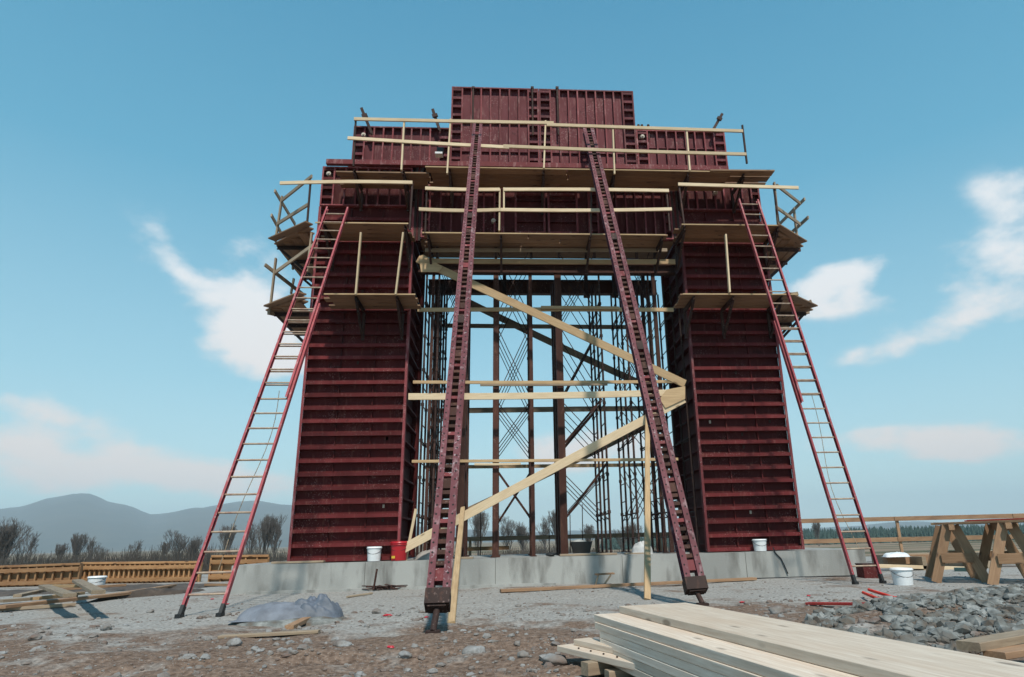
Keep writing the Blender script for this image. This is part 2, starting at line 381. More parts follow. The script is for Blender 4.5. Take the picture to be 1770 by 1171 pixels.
# ------------------------------------------------------------------ leg formwork
def Xof(px, py, Y=0): return A(px, py, Y).x
LL, LR = -4.62, Xof(690, 958)
RL, RR = Xof(1222, 938), 6.57
ZT = A(555, 357, 0).z          # waler dividing leg panels and head panels
ZH = A(558, 288, 0).z          # top of head panels
def leg(label, xa, xb, inner, zoff):
    t = thing('leg_formwork', label, 'formwork', ((xa+xb)/2, 1.1, FZ))
    D = 2.1; z0 = FZ+.02
    m = MB()
    m.box((xa+.01, .13, z0), (xb-.01, .15, ZT+.25)); m.box((xa+.12, .152, z0), (xa+.14, D-.15, ZT)); m.box((xb-.14, .152, z0), (xb-.12, D-.15, ZT)); m.box((xa, D-.148, z0), (xb, D-.12, ZT))
    m.build('sheet', RED, t)
    k = 0; z = z0+.04
    while z < ZT-.1:
        jit = random.uniform(-.004, .004)
        m = MB(); m.channel((xa+.03, .065, z+jit), (xb-.03, .065, z+random.uniform(-.004, .004)), .125, .078, .007, (0, 0, 1), 1)
        m.build('rib', RIBRED, t)
        z += .295
    # inner side ribs (run into the opening), one mesh each
    z = z0+.04+zoff; sx = inner
    xi = xb if sx > 0 else xa
    while z < ZT-.15:
        m = MB(); m.prof((xi-sx*.06, .16, z), (xi-sx*.06, D-.16, z), [(-.06, -.02), (.06, -.02), (.06, .02), (-.06, .02)]); m.build('side_rib', RED, t)
        z += .42
    for xx, nm in ((xa, 0), (xb, 1)):
        m = MB(); m.box((xx-.006, -.004, z0), (xx+.006, .13, ZT)); m.box((xx-.006 if nm == 0 else xx-.05, -.012, z0), (xx+.05 if nm == 0 else xx+.006, -.0045, ZT))
        m.build('edge_angle', FRAME, t)
    for q in (1/3, 2/3):
        xx = xa+(xb-xa)*q; m = MB(); m.box((xx-.012, .085, z0), (xx+.012, .129, ZT)); m.build('joint', RED, t)
    for xx in (xa, xb):       # corner walers standing at the rear edges
        m = MB(); m.box((xx-.06, D-.118, z0), (xx+.06, D, ZT)); m.build('rear_edge', RED, t)
    for i in range(10):
        xx = random.choice((xa+.35, xb-.4, (xa+xb)/2)); zz = z0+.2+.295*random.randint(2, 24)
        m = MB(); m.box((xx-.02, .1, zz), (xx+.02, .128, zz+.07)); m.build('wedge_clamp', TIE if i < 2 else DARKST, t)
    return t
legL = leg('left leg of the red ribbed steel formwork gate', LL, LR, 1, 0)
legR = leg('right leg of the red ribbed steel formwork gate', RL, RR, -1, .1)

def panel(name, label, xa, xb, za, zb, mat, sp=.21, cleat=(1, 0), cw=.28, Y=0.0, hr=(), D=1.3, tie=(), fm=None, group=None):
    """steel form panel with upright ribs; cleat = a narrow cell with short horizontal stiffeners at the left / right edge"""
    t = thing(name, label, 'formwork', ((xa+xb)/2, Y+.1, za), group); fm = fm or FRAME
    m = MB(); m.box((xa+.008, Y+.1, za+.008), (xb-.008, Y+.11, zb-.008)); m.build('sheet', mat, t)
    m = MB()
    m.box((xa, Y, za), (xa+.012, Y+.12, zb)); m.box((xb-.012, Y, za), (xb, Y+.12, zb))
    m.box((xa+.0125, Y+.001, za), (xb-.0125, Y+.12, za+.012)); m.box((xa+.0125, Y+.001, zb-.012), (xb-.0125, Y+.12, zb))
    m.box((xa, Y-.008, za), (xa+.04, Y-.0005, zb)); m.box((xb-.04, Y-.008, za), (xb, Y-.0005, zb))
    m.box((xa+.041, Y-.007, zb-.035), (xb-.041, Y-.0005, zb)); m.box((xa+.041, Y-.007, za), (xb-.041, Y-.0005, za+.035))
    m.build('panel_frame', fm, t)
    xl = xa+(cw if cleat[0] else 0); xr = xb-(cw if cleat[1] else 0)
    n = max(1, round((xr-xl)/sp))
    for i in range(n+1):
        x = xl+(xr-xl)*i/n
        if x < xa+.08 or x > xb-.08: continue
        m = MB(); m.box((x-.004, Y+.004, za+.0125), (x+.004, Y+.0995, zb-.0125)); m.box((x-.02, Y-.004, za+.036), (x+.02, Y+.0035, zb-.036)); m.build('rib', fm, t)
    for on, c0, c1 in ((cleat[0], xa, xa+cw), (cleat[1], xb-cw, xb)):
        if on:
            z = za+.2
            while z < zb-.1:
                m = MB(); m.box((c0+.022, Y+.002, z), (c1-.022, Y+.098, z+.07)); m.build('cleat', mat, t); z += .26
    for z in hr:
        m = MB(); m.box((xl, Y+.05, z-.012), (xr, Y+.0985, z+.012)); m.build('cross_rib', mat, t)
    for (px, py) in tie:
        P = A(px, py, Y+.05); m = MB(); m.tube((P.x, Y+.099, P.z), (P.x, Y-.01, P.z), .055, 12); m.tube((P.x, Y-.011, P.z), (P.x, Y-.05, P.z), .03, 10); m.build('tie_cone', TIE, t)
    m = MB(); m.box((xa, Y+.1205, zb-.1), (xb, Y+D, zb-.08)); m.build('back_edge', mat, t) if D else None
    return t
Z2 = A(700, 281, 0).z; Z2T = A(660, 219, 0).z; ZTOP = A(860, 152, 0).z
XA, XB, XC = Xof(781, 152), Xof(931, 155), Xof(1094, 157)
panel('head_panel', 'form panel heading the left leg, with upright ribs, behind the long sagging handrail', LL, Xof(712, 320), ZT+.03, ZH, RED, .26, (1, 0), .3, tie=((569, 302),))
panel('head_panel', 'form panel heading the right leg, above the top of the right ladder', Xof(1172, 330), RR, ZT+.03, ZH, RED, .24, (0, 1), .22, tie=((1236, 335),))
panel('shoulder_panel', 'stepped form panel between the left leg head and the tall centre panels', Xof(612, 219), XA-.004, Z2, Z2T, PINKRED, .245, (1, 1), .28, hr=(Z2+.62,), tie=((629, 235),))
panel('shoulder_panel', 'stepped form panel right of the tall centre panels with a pale round tie', XC+.004, Xof(1252, 229), Z2, A(1180, 226, 0).z, PINKRED, .245, (1, 1), .3, hr=(Z2+.6,), tie=((1110, 238),))
panel('centre_panel', 'left one of the two tallest form panels at the top of the gate', XA, XB-.004, Z2-.6, ZTOP, PINKRED, .25, (1, 1), .28, hr=(Z2+.4, Z2+1.25))
panel('centre_panel', 'right one of the two tallest form panels at the top of the gate', XB+.004, XC, Z2-.6, ZTOP, PINKRED, .25, (1, 1), .3, hr=(Z2+.4, Z2+1.25))
ZM = A(940, 412, 0).z; ZMT = Z2-.62
XM = [Xof(728, 380), Xof(869, 380), Xof(1020, 380), Xof(1162, 380)]
panel('lintel_panel', 'left form panel of the lintel between the gate legs', XM[0], XM[1]-.004, ZM, ZMT, RED, .26, (1, 1), .2, D=0, tie=((853, 383),))
panel('lintel_panel', 'right form panel of the lintel, behind the right raker', XM[2]+.004, XM[3], ZM, ZMT, RED, .26, (1, 1), .2, D=0)
t = thing('lintel_window_panel', 'middle lintel form panel with two framed rectangular bays', 'formwork', ((XM[1]+XM[2])/2, .1, ZM))
m = MB(); m.box((XM[1]+.004, .11, ZM), (XM[2]-.004, .12, ZMT)); m.build('sheet', RED, t)
xw = [XM[1]+.02, XM[1]+.3, (XM[1]+XM[2])/2-.03, (XM[1]+XM[2])/2+.03, XM[2]-.3, XM[2]-.02]
m = MB()
for x in (xw[0], xw[5]): m.box((x-.016, -.004, ZM), (x+.016, .109, ZMT))
m.build('panel_frame', FRAME, t)
for a, b in ((xw[1], xw[2]), (xw[3], xw[4])):
    m = MB(); m.box((a, -.012, ZM+.14), (a+.05, .109, ZMT-.2)); m.box((b-.05, -.012, ZM+.14), (b, .109, ZMT-.2)); m.box((a+.051, -.011, ZM+.14), (b-.051, .109, ZM+.18)); m.box((a+.051, -.011, ZMT-.25), (b-.051, .109, ZMT-.2))
    w = m.build('bay_frame', FRAME, t)
    for k in range(1, 5):
        z = ZM+.16+k*.3; m = MB(); m.box((a+.052, .03, z), (b-.052, .108, z+.035)); build_sub(m, 'shelf_rib', RED, w)
for xa_, xb_, lb in ((LR+.01, XM[0]-.01, 'dark steel corner filler between the left leg and the lintel'), (XM[3]+.01, RL-.01, 'dark steel corner filler between the right leg and the lintel')):
    t = thing('corner_filler', lb, 'formwork', ((xa_+xb_)/2, .1, ZM))
    m = MB(); m.box((xa_, .1, ZM-.1), (xb_, .13, Z2+.02)); m.build('filler_plate', RED, t)
    for k in range(3):
        x_ = xa_+(xb_-xa_)*(.15+.35*k); m = MB(); m.channel((x_, .04, ZM-.1), (x_, .04, Z2+.0), .05, .1, .008, (0, -1, 0)); m.build('corner_angle', DARKST if k != 1 else RED, t)
# lintel body behind (plywood soffit boxes) and waler lines
t = thing('lintel_soffit', 'dark plywood soffit and sides of the lintel form spanning between the legs', 'formwork', (1.1, .8, ZM))
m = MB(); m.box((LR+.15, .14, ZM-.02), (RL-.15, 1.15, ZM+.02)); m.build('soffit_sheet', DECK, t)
m = MB(); m.box((LR+.15, 1.17, ZM-.02), (RL-.15, 1.2, ZMT)); m.box((LL+.3, 1.17, ZMT+.002), (RR-.3, 1.2, Z2+.6)); m.build('rear_sheet', RED, t)
m = MB(); m.box((LL+.3, .2, Z2-.5), (RR-.3, 1.16, Z2-.47)); m.build('shoulder_soffit', RED, t)
t = thing('waler', 'long horizontal red channel under the stepped shoulder panels', 'steel beam', (1, 0, Z2))
m = MB(); m.channel((Xof(566, 279), -.05, Z2-.07), (Xof(1256, 284), -.05, Z2-.07), .12, .13, .01, (0, 0, 1), 1); m.build('beam_channel', FRAME, t)
for a, b, lb in (((625, 188), (643, 232), 'dark steel strut end leaning above the left shoulder panel corner'), ((748, 190), (760, 226), 'dark steel strut end leaning beside the tall centre panel'), ((1248, 198), (1232, 226), 'stub of timber sticking up above the right shoulder panel corner')):
    P = A(*a, -.12); Q = A(*b, -.12); m = MB()
    m.channel(P, Q, .07, .09, .01, (0, -1, 0), 1)
    m.beam(P+(Q-P)*.28+Vector((0, -.06, 0)), P+(Q-P)*.42+Vector((0, -.06, 0)), .14, .05, (0, -1, 0))
    tag(m.build('strut_end', DARKST), lb, 'strut', 'struts sticking up above the formwork')
for px, lb in ((818, 'left'), (920, 'middle'), (963, 'right')):
    P = A(px, 156, -.02); m = MB(); m.tube((P.x, -.03, P.z-1.4), (P.x, -.03, P.z+.09), .026, 8); m.box((P.x-.04, -.06, P.z+.04), (P.x+.04, 0, P.z+.09))
    tag(m.build('tie_rod', DARKST), '%s one of three dark rods on the tallest panels with tips above the edge' % {'left': 'leftmost', 'middle': 'middle', 'right': 'rightmost'}[lb], 'rod', 'rods on the tall centre panels')
for i, px in enumerate((1104, 1110, 1121)):
    P = A(px, 224, .05); m = MB(); m.tube((P.x, .05, P.z-.3), (P.x, .05, P.z+.1+.04*(i < 2)), .02, 8); m.tube((P.x, .05, P.z+.1), (P.x, .05, P.z+.14), .035, 8)
    tag(m.build('bolt_end', DARKST), 'short dark bolt end poking above the right shoulder panel beside the tall panel', 'bolt', 'bolt ends right of the tall panels')

# ------------------------------------------------------------------ work platforms
def bracket(t, x, z, y0=-.02, dep=.92, drop=.75, dirv=(0, -1), at=None):
    """steel triangular bracket under a deck, standing off a face"""
    d = Vector((dirv[0], dirv[1], 0)); p = Vector((x, y0, z)) if at is None else Vector(at)
    m = MB(); m.channel(p+Vector((0, 0, -.05)), p+d*dep+Vector((0, 0, -.05)), .05, .09, .008)
    m.beam(p+Vector((0, 0, -drop)), p+Vector((0, 0, -.1)), .06, .06, (d.x, d.y, 0)); m.beam(p+Vector((0, 0, -drop+.05)), p+d*(dep-.08)+Vector((0, 0, -.09)), .05, .06, (0, 0, 1))
    m.build('bracket', DARKST, t)
def deck(label, xa, xb, z, y0=-.95, y1=-.03, n=4, brk=(), name='work_platform', drop=.75, tilt=0, ov=.12, fascia=True):
    t = thing(name, label, 'platform', ((xa+xb)/2, (y0+y1)/2, z-.05)); w = (y1-y0)/n
    for i in range(n):
        y = y0+w*(i+.5); a = xa+random.uniform(-ov, ov); b = xb+random.uniform(-ov, ov)
        if b-a > 4.6:
            c = a+(b-a)*random.uniform(.4, .6)
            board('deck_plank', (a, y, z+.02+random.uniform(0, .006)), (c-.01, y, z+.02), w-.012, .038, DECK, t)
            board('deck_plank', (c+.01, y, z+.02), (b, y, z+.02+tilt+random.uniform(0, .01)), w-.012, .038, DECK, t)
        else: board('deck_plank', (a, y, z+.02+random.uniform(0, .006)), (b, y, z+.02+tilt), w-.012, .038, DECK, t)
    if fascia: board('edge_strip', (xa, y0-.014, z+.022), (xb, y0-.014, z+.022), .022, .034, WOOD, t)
    for x in brk: bracket(t, x, z-.01, drop=drop)
    return t
YD = -.95
def Zd(px, py): return A(px, py, YD).z
zL1 = Zd(640, 511); zL2 = Zd(630, 388); zL2r = Zd(1250, 391); zL1r = Zd(1290, 511); zM = Zd(990, 407); zL3 = Zd(940, 294)
XD = lambda px, py: A(px, py, YD).x
deck('lowest platform on the front of the left gate leg', XD(560, 511), XD(718, 511), zL1, brk=[XD(615, 511), XD(686, 511)])
deck('platform above the lowest one on the left leg, at the left ladder top', XD(545, 388), XD(706, 388), zL2, brk=[XD(700, 390), XD(560, 390)])
deck('lowest platform on the front of the right gate leg', XD(1180, 511), XD(1378, 511), zL1r, brk=[XD(1200, 511), XD(1268, 511), XD(1352, 511)])
deck('platform above the lowest one on the right leg, at the right ladder top', XD(1178, 391), XD(1350, 391), zL2r, brk=[XD(1184, 391), XD(1345, 391)])
deck('platform along the front of the lintel between the two rakers', XD(730, 407), XD(1150, 407), zM, brk=[XD(740, 407), XD(866, 407), XD(1020, 407), XD(1145, 407)], drop=.6)
t3 = deck('highest platform, longest of all, under the tall centre panels', XD(735, 294), XD(1262, 294), zL3, brk=[XD(777, 294), XD(940, 294), XD(1062, 294), XD(1190, 294)], drop=.7)
deck('left end of the highest platform, over the left leg head', XD(578, 298), XD(738, 298), zL3-.06, y0=-.8, brk=[XD(612, 296), XD(697, 296)], drop=.6, fascia=False)
t = thing('work_platform', 'two staggered boards running out beyond the right end of the highest platform', 'platform', (6.4, -.5, zL3))
for i, (px, py, Y) in enumerate(((1334, 286, -.9), (1326, 296, -.62), (1318, 302, -.3))):
    b_ = A(px, py, Y); board('deck_plank', (A(1225, 294, Y).x, Y, zL3+.03), (b_.x, Y, zL3+.05), .25, .038, DECK, t)
bracket(t, XD(1285, 290), zL3, drop=.6)
# ledger and beams under the lintel
board('ledger_board', A(735, 433, -.3), A(1153, 433, -.3), .05, .09, GREYW, label='thin ledger board in the shadow just under the lintel platform', cat='board')
for i, px in enumerate((756, 857, 918, 966, 1027, 1100)):
    P = A(px, 432, -.2); m = MB(); m.channel((P.x, -.2, P.z-.22), (P.x, -.2, P.z+.22), .06, .08, .008, (0, -1, 0)); tag(m.build('hanger', DARKST), 'short dark hanger between ledger board and lintel, number %s from the left raker side' % ['one', 'two', 'three', 'four', 'five', 'six'][i], 'hanger', 'hangers under the lintel platform')

# side platforms wrapping round the outer faces of the legs
def side_deck(label, sg, xin, z, yb, posts, planks=4, wd=.95):
    """deck on the outer side of a leg, from the chamfered front corner to the back; sg = -1 left, +1 right"""
    t = thing('corner_platform', label, 'platform', (xin+sg*.5, .6, z-.05)); w = wd/planks
    for i in range(planks):
        x = xin+sg*(.06+w*(i+.5)); board('deck_plank', (x, -.45+i*.22+random.uniform(-.1, .1), z+.06+random.uniform(0, .01)), (x, yb+random.uniform(-.15, .15), z+.06), w-.012, .038, DECK, t)
    for k in range(3):      # chamfer boards laid diagonally over the corner
        a = Vector((xin-sg*.1+sg*.05*k, -.95+.24*k, z+.1)); b = Vector((xin+sg*(.98+random.uniform(-.03, .06)), -.05+.3*k, z+.1)); board('corner_plank', a, b, .2, .036, DECK, t)
    for y in (.15, 1.0, yb-.2): bracket(t, 0, z, dep=wd, dirv=(sg, 0), at=(xin+sg*.01, y, z+.03), drop=.9)
    return t
side_deck('platform wrapping round the outer side of the left leg by the left ladder top', -1, LL, zL2-.08, 2.3, ())
side_deck('lower platform wrapping round the outer side of the left leg, with a broken edge', -1, LL, zL1-.05, 1.9, (), planks=3, wd=.85)
side_deck('platform wrapping round the outer side of the right leg by the right ladder top', 1, RR, zL2r-.08, 2.3, ())
side_deck('lower platform wrapping round the outer side of the right leg', 1, RR, zL1r-.05, 1.9, (), planks=3, wd=.85)

# ------------------------------------------------------------------ guardrails
def rail_set(label, Y, posts, rails, mat=WOODP, extra=()):
    P0 = A(*posts[0][:2], Y); t = thing('guardrail', label, 'railing', (P0.x, Y, A(*posts[0][2:4], Y).z))
    for p in posts:
        a = A(p[2], p[3], Y); b = A(p[0], p[1], Y); board('rail_post', a, b, .04, .085 if len(p) < 5 else .05, mat if len(p) < 5 else DARKST, t, (0, -1, 0))
    for r in rails: board('rail', A(r[0], r[1], Y-.045), A(r[2], r[3], Y-.045), .038, .085, mat, t, (0, 0, 1), warp=r[4] if len(r) > 4 else random.uniform(-.03, .012))
    for a, b in extra: board('rail', a, b, .038, .085, GREYW, t)
    return t
rail_set('left run of the highest handrail, over the left shoulder panel', YD, [(615, 208, 611, 288, 1), (699, 208, 694, 295), (779, 207, 773, 301)], [(612, 206, 957, 213), (601, 239, 880, 255)])
rail_set('right run of the highest handrail, reaching beyond the right shoulder panel', YD-.004, [(943, 210, 940, 292), (1059, 218, 1062, 302), (1186, 222, 1192, 296), (1283, 217, 1291, 283, 1)], [(945, 216, 1284, 227), (870, 253, 1290, 267)])
rail_set('left handrail along the lintel platform, behind the left raker', YD, [(738, 326, 735, 405, 1), (864, 328, 863, 400)], [(735, 326, 864, 328), (724, 362, 866, 363)])
rail_set('right handrail along the lintel platform, between the rakers', YD-.004, [(871, 326, 871, 364), (1022, 327, 1021, 410, 1), (1152, 330, 1158, 400, 1)], [(871, 328, 1156, 330, .015), (866, 363, 1161, 362)])
def cornrail(label, sg, q, pf):
    return rail_set(label, YD, *q)
LX = LL-1.0; zz = zL2
def side_rail(label, posts, rails):
    a = Vector(posts[0][0]); t = thing('guardrail', label, 'railing', a)
    for p, q in posts: board('rail_post', p, q, .04, .085, GREYW if t else WOOD, t, (0, -1, 0))
    for p, q in rails: board('rail', p, q, .038, .09, GREYW, t)
rail_set('long sagging handrail over the left leg platform, sticking out to the left', YD, [(713, 318, 708, 398, 1), (537, 312, 531, 386, 1)], [(484, 317, 713, 316, .03)])
rail_set('handrail over the right leg platform, sticking out to the right', YD, [(1173, 318, 1183, 392, 1), (1337, 320, 1346, 386, 1)], [(1172, 319, 1380, 325)])
side_rail('broken timber rails zigzagging round the upper left corner platform', [(A(476, 418, .05), A(488, 340, .05)), (A(506, 466, 1.2), A(510, 400, 1.2))],
          [(A(539, 305, YD), A(487, 347, .0)), (A(534, 353, YD), A(480, 387, .0)), (A(475, 330, -.02), A(510, 388, 1.4)), (A(469, 372, -.02), A(500, 430, 1.4))])
side_rail('timber rails zigzagging round the upper right corner platform', [(A(1380, 430, .25), A(1372, 360, .25)), (A(1345, 388, YD+.02), A(1338, 316, YD+.02))],
          [(A(1343, 321, YD), A(1383, 352, .2)), (A(1341, 358, YD), A(1383, 388, .2)), (A(1391, 344, .1), A(1347, 388, 1.4)), (A(1397, 376, .1), A(1362, 408, 1.4))])
side_rail('broken rails at the lower left corner platform beside the left ladder', [(A(466, 543, .0), A(477, 447, .0)), (A(503, 508, 1.2), A(508, 482, 1.2)), (A(531, 470, YD+.15), A(539, 404, YD+.15))],
          [(A(547, 420, YD), A(476, 471, .0)), (A(458, 458, .0), A(522, 508, 1.0)), (A(463, 541, .0), A(512, 546, .8))])
side_rail('loose boards poking out of the lower right corner platform', [(A(1381, 545, 1.0), A(1378, 520, 1.0))],
          [(A(1345, 512, YD+.1), A(1379, 508, YD+.3)), (A(1352, 548, .3), A(1402, 521, .9)), (A(1350, 566, .8), A(1364, 567, .8)), (A(1384, 539, 1.2), A(1399, 540, 1.2))])
for (a, b, lb) in (((624, 403), (615, 510), 'left one of two pale posts between the two left leg platforms'), ((697, 403), (684, 510), 'right one of two pale posts between the two left leg platforms'), ((1254, 406), (1261, 506), 'single pale post between the two right leg platforms')):
    board('rail_post', A(*b, YD-.05), A(*a, YD-.05), .04, .085, WOODP, None, (0, -1, 0), label=lb, cat='post')
# small workshop things left on the platforms
P = A(762, 266, -.5); m = MB(); m.box((P.x-.09, -.6, P.z-.02), (P.x+.07, -.45, P.z+.12)); m.box((P.x-.13, -.62, P.z-.07), (P.x+.05, -.43, P.z-.021), 1)
tag(m.build('tool_bag', [BLACK, WHITE]), 'small black and white tool bag hanging at the left of the tall centre panels', 'bag')

# ------------------------------------------------------------------ falsework: shoring, header beams
rows = (.45, 1.15, 1.85, 2.55); ZS = A(900, 490, 2.0).z
def header(label, y0p, y1p, Y, xa, xb, w=.2):
    za = A(940, y1p, Y).z; zb = A(940, y0p, Y).z; h = zb-za; z = (za+zb)/2
    m = MB(); tf = .02
    pl = [(-w/2, -h/2), (w/2, -h/2), (w/2, -h/2+tf), (.01, -h/2+tf), (.01, h/2-tf), (w/2, h/2-tf), (w/2, h/2), (-w/2, h/2), (-w/2, h/2-tf), (-.01, h/2-tf), (-.01, -h/2+tf), (-w/2, -h/2+tf)]
    m.prof((xa, Y, z), (xb, Y, z), pl); tag(m.build('header_beam', BROWNST), label, 'steel beam')
    return za
header('front steel header beam right under the bright top timber', 459, 474, .45, LR+.1, RL-.1)
zh2 = header('rear steel header beam, thickest dark band crossing the top of the opening', 486, 509, 2.55, LR+.1, RL-.1)
def shore(label, pl, pr, thick, knees, xbr):
    """line of shoring posts, four rows deep; pl, pr = px of the nearest left / right posts at y 930"""
    xa = A(pl, 930, rows[0]).x; xb = A(pr, 930, rows[0]).x
    t = thing('shoring_tower', label, 'scaffold', ((xa+xb)/2, 1.5, FZ))
    top = A(940, 474, .45).z
    for k, x in enumerate((xa, xb)):
        for j, Y in enumerate(rows):
            m = MB(); zt = top if j < 2 else zh2+.0
            if thick[k] and j < 3:
                w = thick[k]; m.beam((x, Y, FZ+.03), (x, Y, zt-.001), w, w*.8, (0, -1, 0)); m.box((x-w*.8, Y-w*.7, FZ+.012), (x+w*.8, Y+w*.7, FZ+.03)); m.build('post', BROWNST, t)
            else:
                m.tube((x, Y, FZ+.03), (x, Y, zt-.001), .026, 8); m.box((x-.07, Y-.07, FZ+.012), (x+.07, Y+.07, FZ+.03))
                z = FZ+.9
                while z < zt-.3: m.tube((x, Y, z), (x, Y, z+.07), .04, 8); z += .84
                m.build('post', DARKST, t)
    for (yb, yt) in xbr:
        for j, Y in enumerate(rows):
            za = A((pl+pr)/2, yb, .45).z; zb = A((pl+pr)/2, yt, .45).z
            for s in (0, 1):
                m = MB(); m.tube((xa, Y+.03+.02*s, za if s == 0 else zb), (xb, Y+.03+.02*s, zb if s == 0 else za), .011, 6); m.build('cross_brace', DARKST, t)
    for (x0_, y0_, x1_, y1_, Y) in knees:
        m = MB(); m.beam(A(x0_, y0_, Y), A(x1_, y1_, Y), .05, .085, (0, -1, 0)); m.build('knee_brace', BROWNST, t)
    for x in (xa, xb):
        for ja, jb in ((0, 1), (2, 3)):
            z = FZ+.35
            while z < zh2-.2: m = MB(); m.tube((x, rows[ja], z), (x, rows[jb], z), .014, 5); m.build('frame_rung', DARKST, t); z += .44
    # frame ledgers tying the rows together front to back
    for x in (xa, xb):
        for z in (FZ+.9, FZ+2.6, FZ+4.3, FZ+6.0):
            m = MB(); m.tube((x, rows[0], z), (x, rows[-1], z), .018, 6); m.build('ledger', DARKST, t)
    return t
XBR = [(775, 690), (690, 560), (548, 430)]
shore('leftmost shoring posts, partly hidden behind the left raker', 735, 795, (.07, .17), [], [(880, 760), (745, 640)]+XBR[2:])
shore('second line of shoring posts from the left with X braces', 856, 922, (.13, .085), [(860, 815, 920, 900, 1.0), (860, 905, 915, 820, 1.4)], XBR)
shore('shoring posts right of the centre, with the thick brown steel post', 975, 1055, (.165, .0), [(980, 893, 1050, 800, 1.0), (977, 765, 1040, 690, 1.0)], [(900, 815), (775, 690), (690, 560), (548, 430)])
shore('rightmost shoring posts, behind the upright prop and right raker', 1104, 1160, (0, .09), [], [(900, 800), (760, 690), (660, 560), (548, 430)])
shore('slim shoring frames close against the left leg inner face', 722, 746, (0, 0), [], [])
shore('slim shoring frames close against the right leg inner face', 1150, 1206, (0, 0), [], [])
# rear posts and hangers below the rear header
for i, px in enumerate((795, 872, 1012, 1060, 1110)):
    P = A(px, 497, 2.55); m = MB(); m.beam((P.x, 2.4, P.z-.35), (P.x, 2.4, P.z+.6), .1, .1, (0, -1, 0)); m.box((P.x-.09, 2.28, P.z-.40), (P.x+.09, 2.36, P.z-.33))
    tag(m.build('screw_jack', DARKST), 'dark jack head clamped to the rear header beam, number %s from the left' % ['one', 'two', 'three', 'four', 'five'][i], 'jack', 'jack heads on the rear header beam')

# ------------------------------------------------------------------ timbers across the opening
def tim(label, x0_, y0_, Y0, x1_, y1_, Y1, h, mat=WOOD, th=.04, name='brace_board', warp=0):
    return board(name, A(x0_, y0_, Y0), A(x1_, y1_, Y1), th, h, mat, label=label, cat='timber', warp=warp or random.uniform(-.035, .02))
tim('bright horizontal timber across the very top of the opening', 722, 451, -.16, 1167, 453, -.16, .13)
tim('bright horizontal timber across the middle of the opening', 706, 686, -.16, 1168, 679, -.16, .15, WOODP)
tim('bright diagonal timber falling from the top left to the right leg', 722, 448, -.21, 1184, 664, -.21, .19)
tim('bright diagonal timber rising from the left leg foot to the right leg', 697, 949, -.21, 1182, 690, -.21, .19, WOODP)
tim('dark diagonal timber behind, parallel to the falling bright one', 812, 524, 2.75, 1175, 694, 2.75, .19, GREYW)
tim('dark diagonal timber behind, parallel to the rising bright one', 795, 890, 2.75, 1150, 720, 2.75, .18, GREYW)
tim('horizontal board below the rear header beam, upper of a pair', 722, 536, .36, 1164, 536, .36, .1, WOOD)
tim('short doubled board lying along the upper board below the rear header', 935, 532, .3, 1070, 533, .3, .08, WOOD)
tim('horizontal board below the rear header beam, lower of a pair', 745, 563, 2.68, 1110, 566, 2.68, .12, GREYW)
tim('thin board across the opening just above the bright middle timber', 714, 661, .36, 1163, 660, .36, .075, WOOD)
tim('short board lapped under the thin board above the middle timber', 830, 666, .31, 1050, 665, .31, .05, GREYW)
tim('dark board across the opening just below the bright middle timber', 745, 711, 2.68, 1180, 706, 2.68, .14, GREYW)
tim('upper of two thin boards low across the opening', 712, 798, .36, 1172, 794, .36, .065, WOOD)
tim('lower of two thin boards low across the opening', 735, 808, 2.68, 1180, 803, 2.68, .09, WOOD)
tim('short board lapped between the two low thin boards', 820, 803, .3, 900, 802, .3, .05, WOODP)
tim('upright timber prop standing on the ground right of the centre', 1119, 1036, 0, 1119, 704, -.3, .1, WOOD) if False else None
a = G(1119, 1037); board('prop', a, A(1119, 702, -.27), .1, .045, WOOD, None, (0, -1, 0), label='upright timber prop standing on the ground right of the centre', cat='prop')
a = G(780, 1078); board('prop', a, A(800, 878, -.27), .09, .045, WOOD, None, (0, -1, 0), label='upright timber prop standing close behind the left raker foot', cat='prop')
a = A(700, 975, -.1); board('prop', a, A(719, 880, .05), .06, .035, WOODP, None, (0, -1, 0), label='short pale stick leaning on the inner edge of the left leg foot', cat='stick')
for pts, lb in (((( 724, 444), (732, 441), (765, 462), (758, 471), (728, 471)), 'plywood gusset at the top left end of the falling diagonal'), (((1140, 690), (1152, 674), (1184, 668), (1184, 690), (1150, 706)), 'plywood gusset where timbers meet on the right leg')):
    V = [A(*p, -.24) for p in pts]; n = len(V); m = MB()
    m.add([v+Vector((0, -.02, 0)) for v in V]+V, [tuple(range(n))[::-1], tuple(range(n, 2*n))]+[(i, (i+1) % n, n+(i+1) % n, n+i) for i in range(n)])
    tag(m.build('gusset', WOOD), lb, 'plywood')

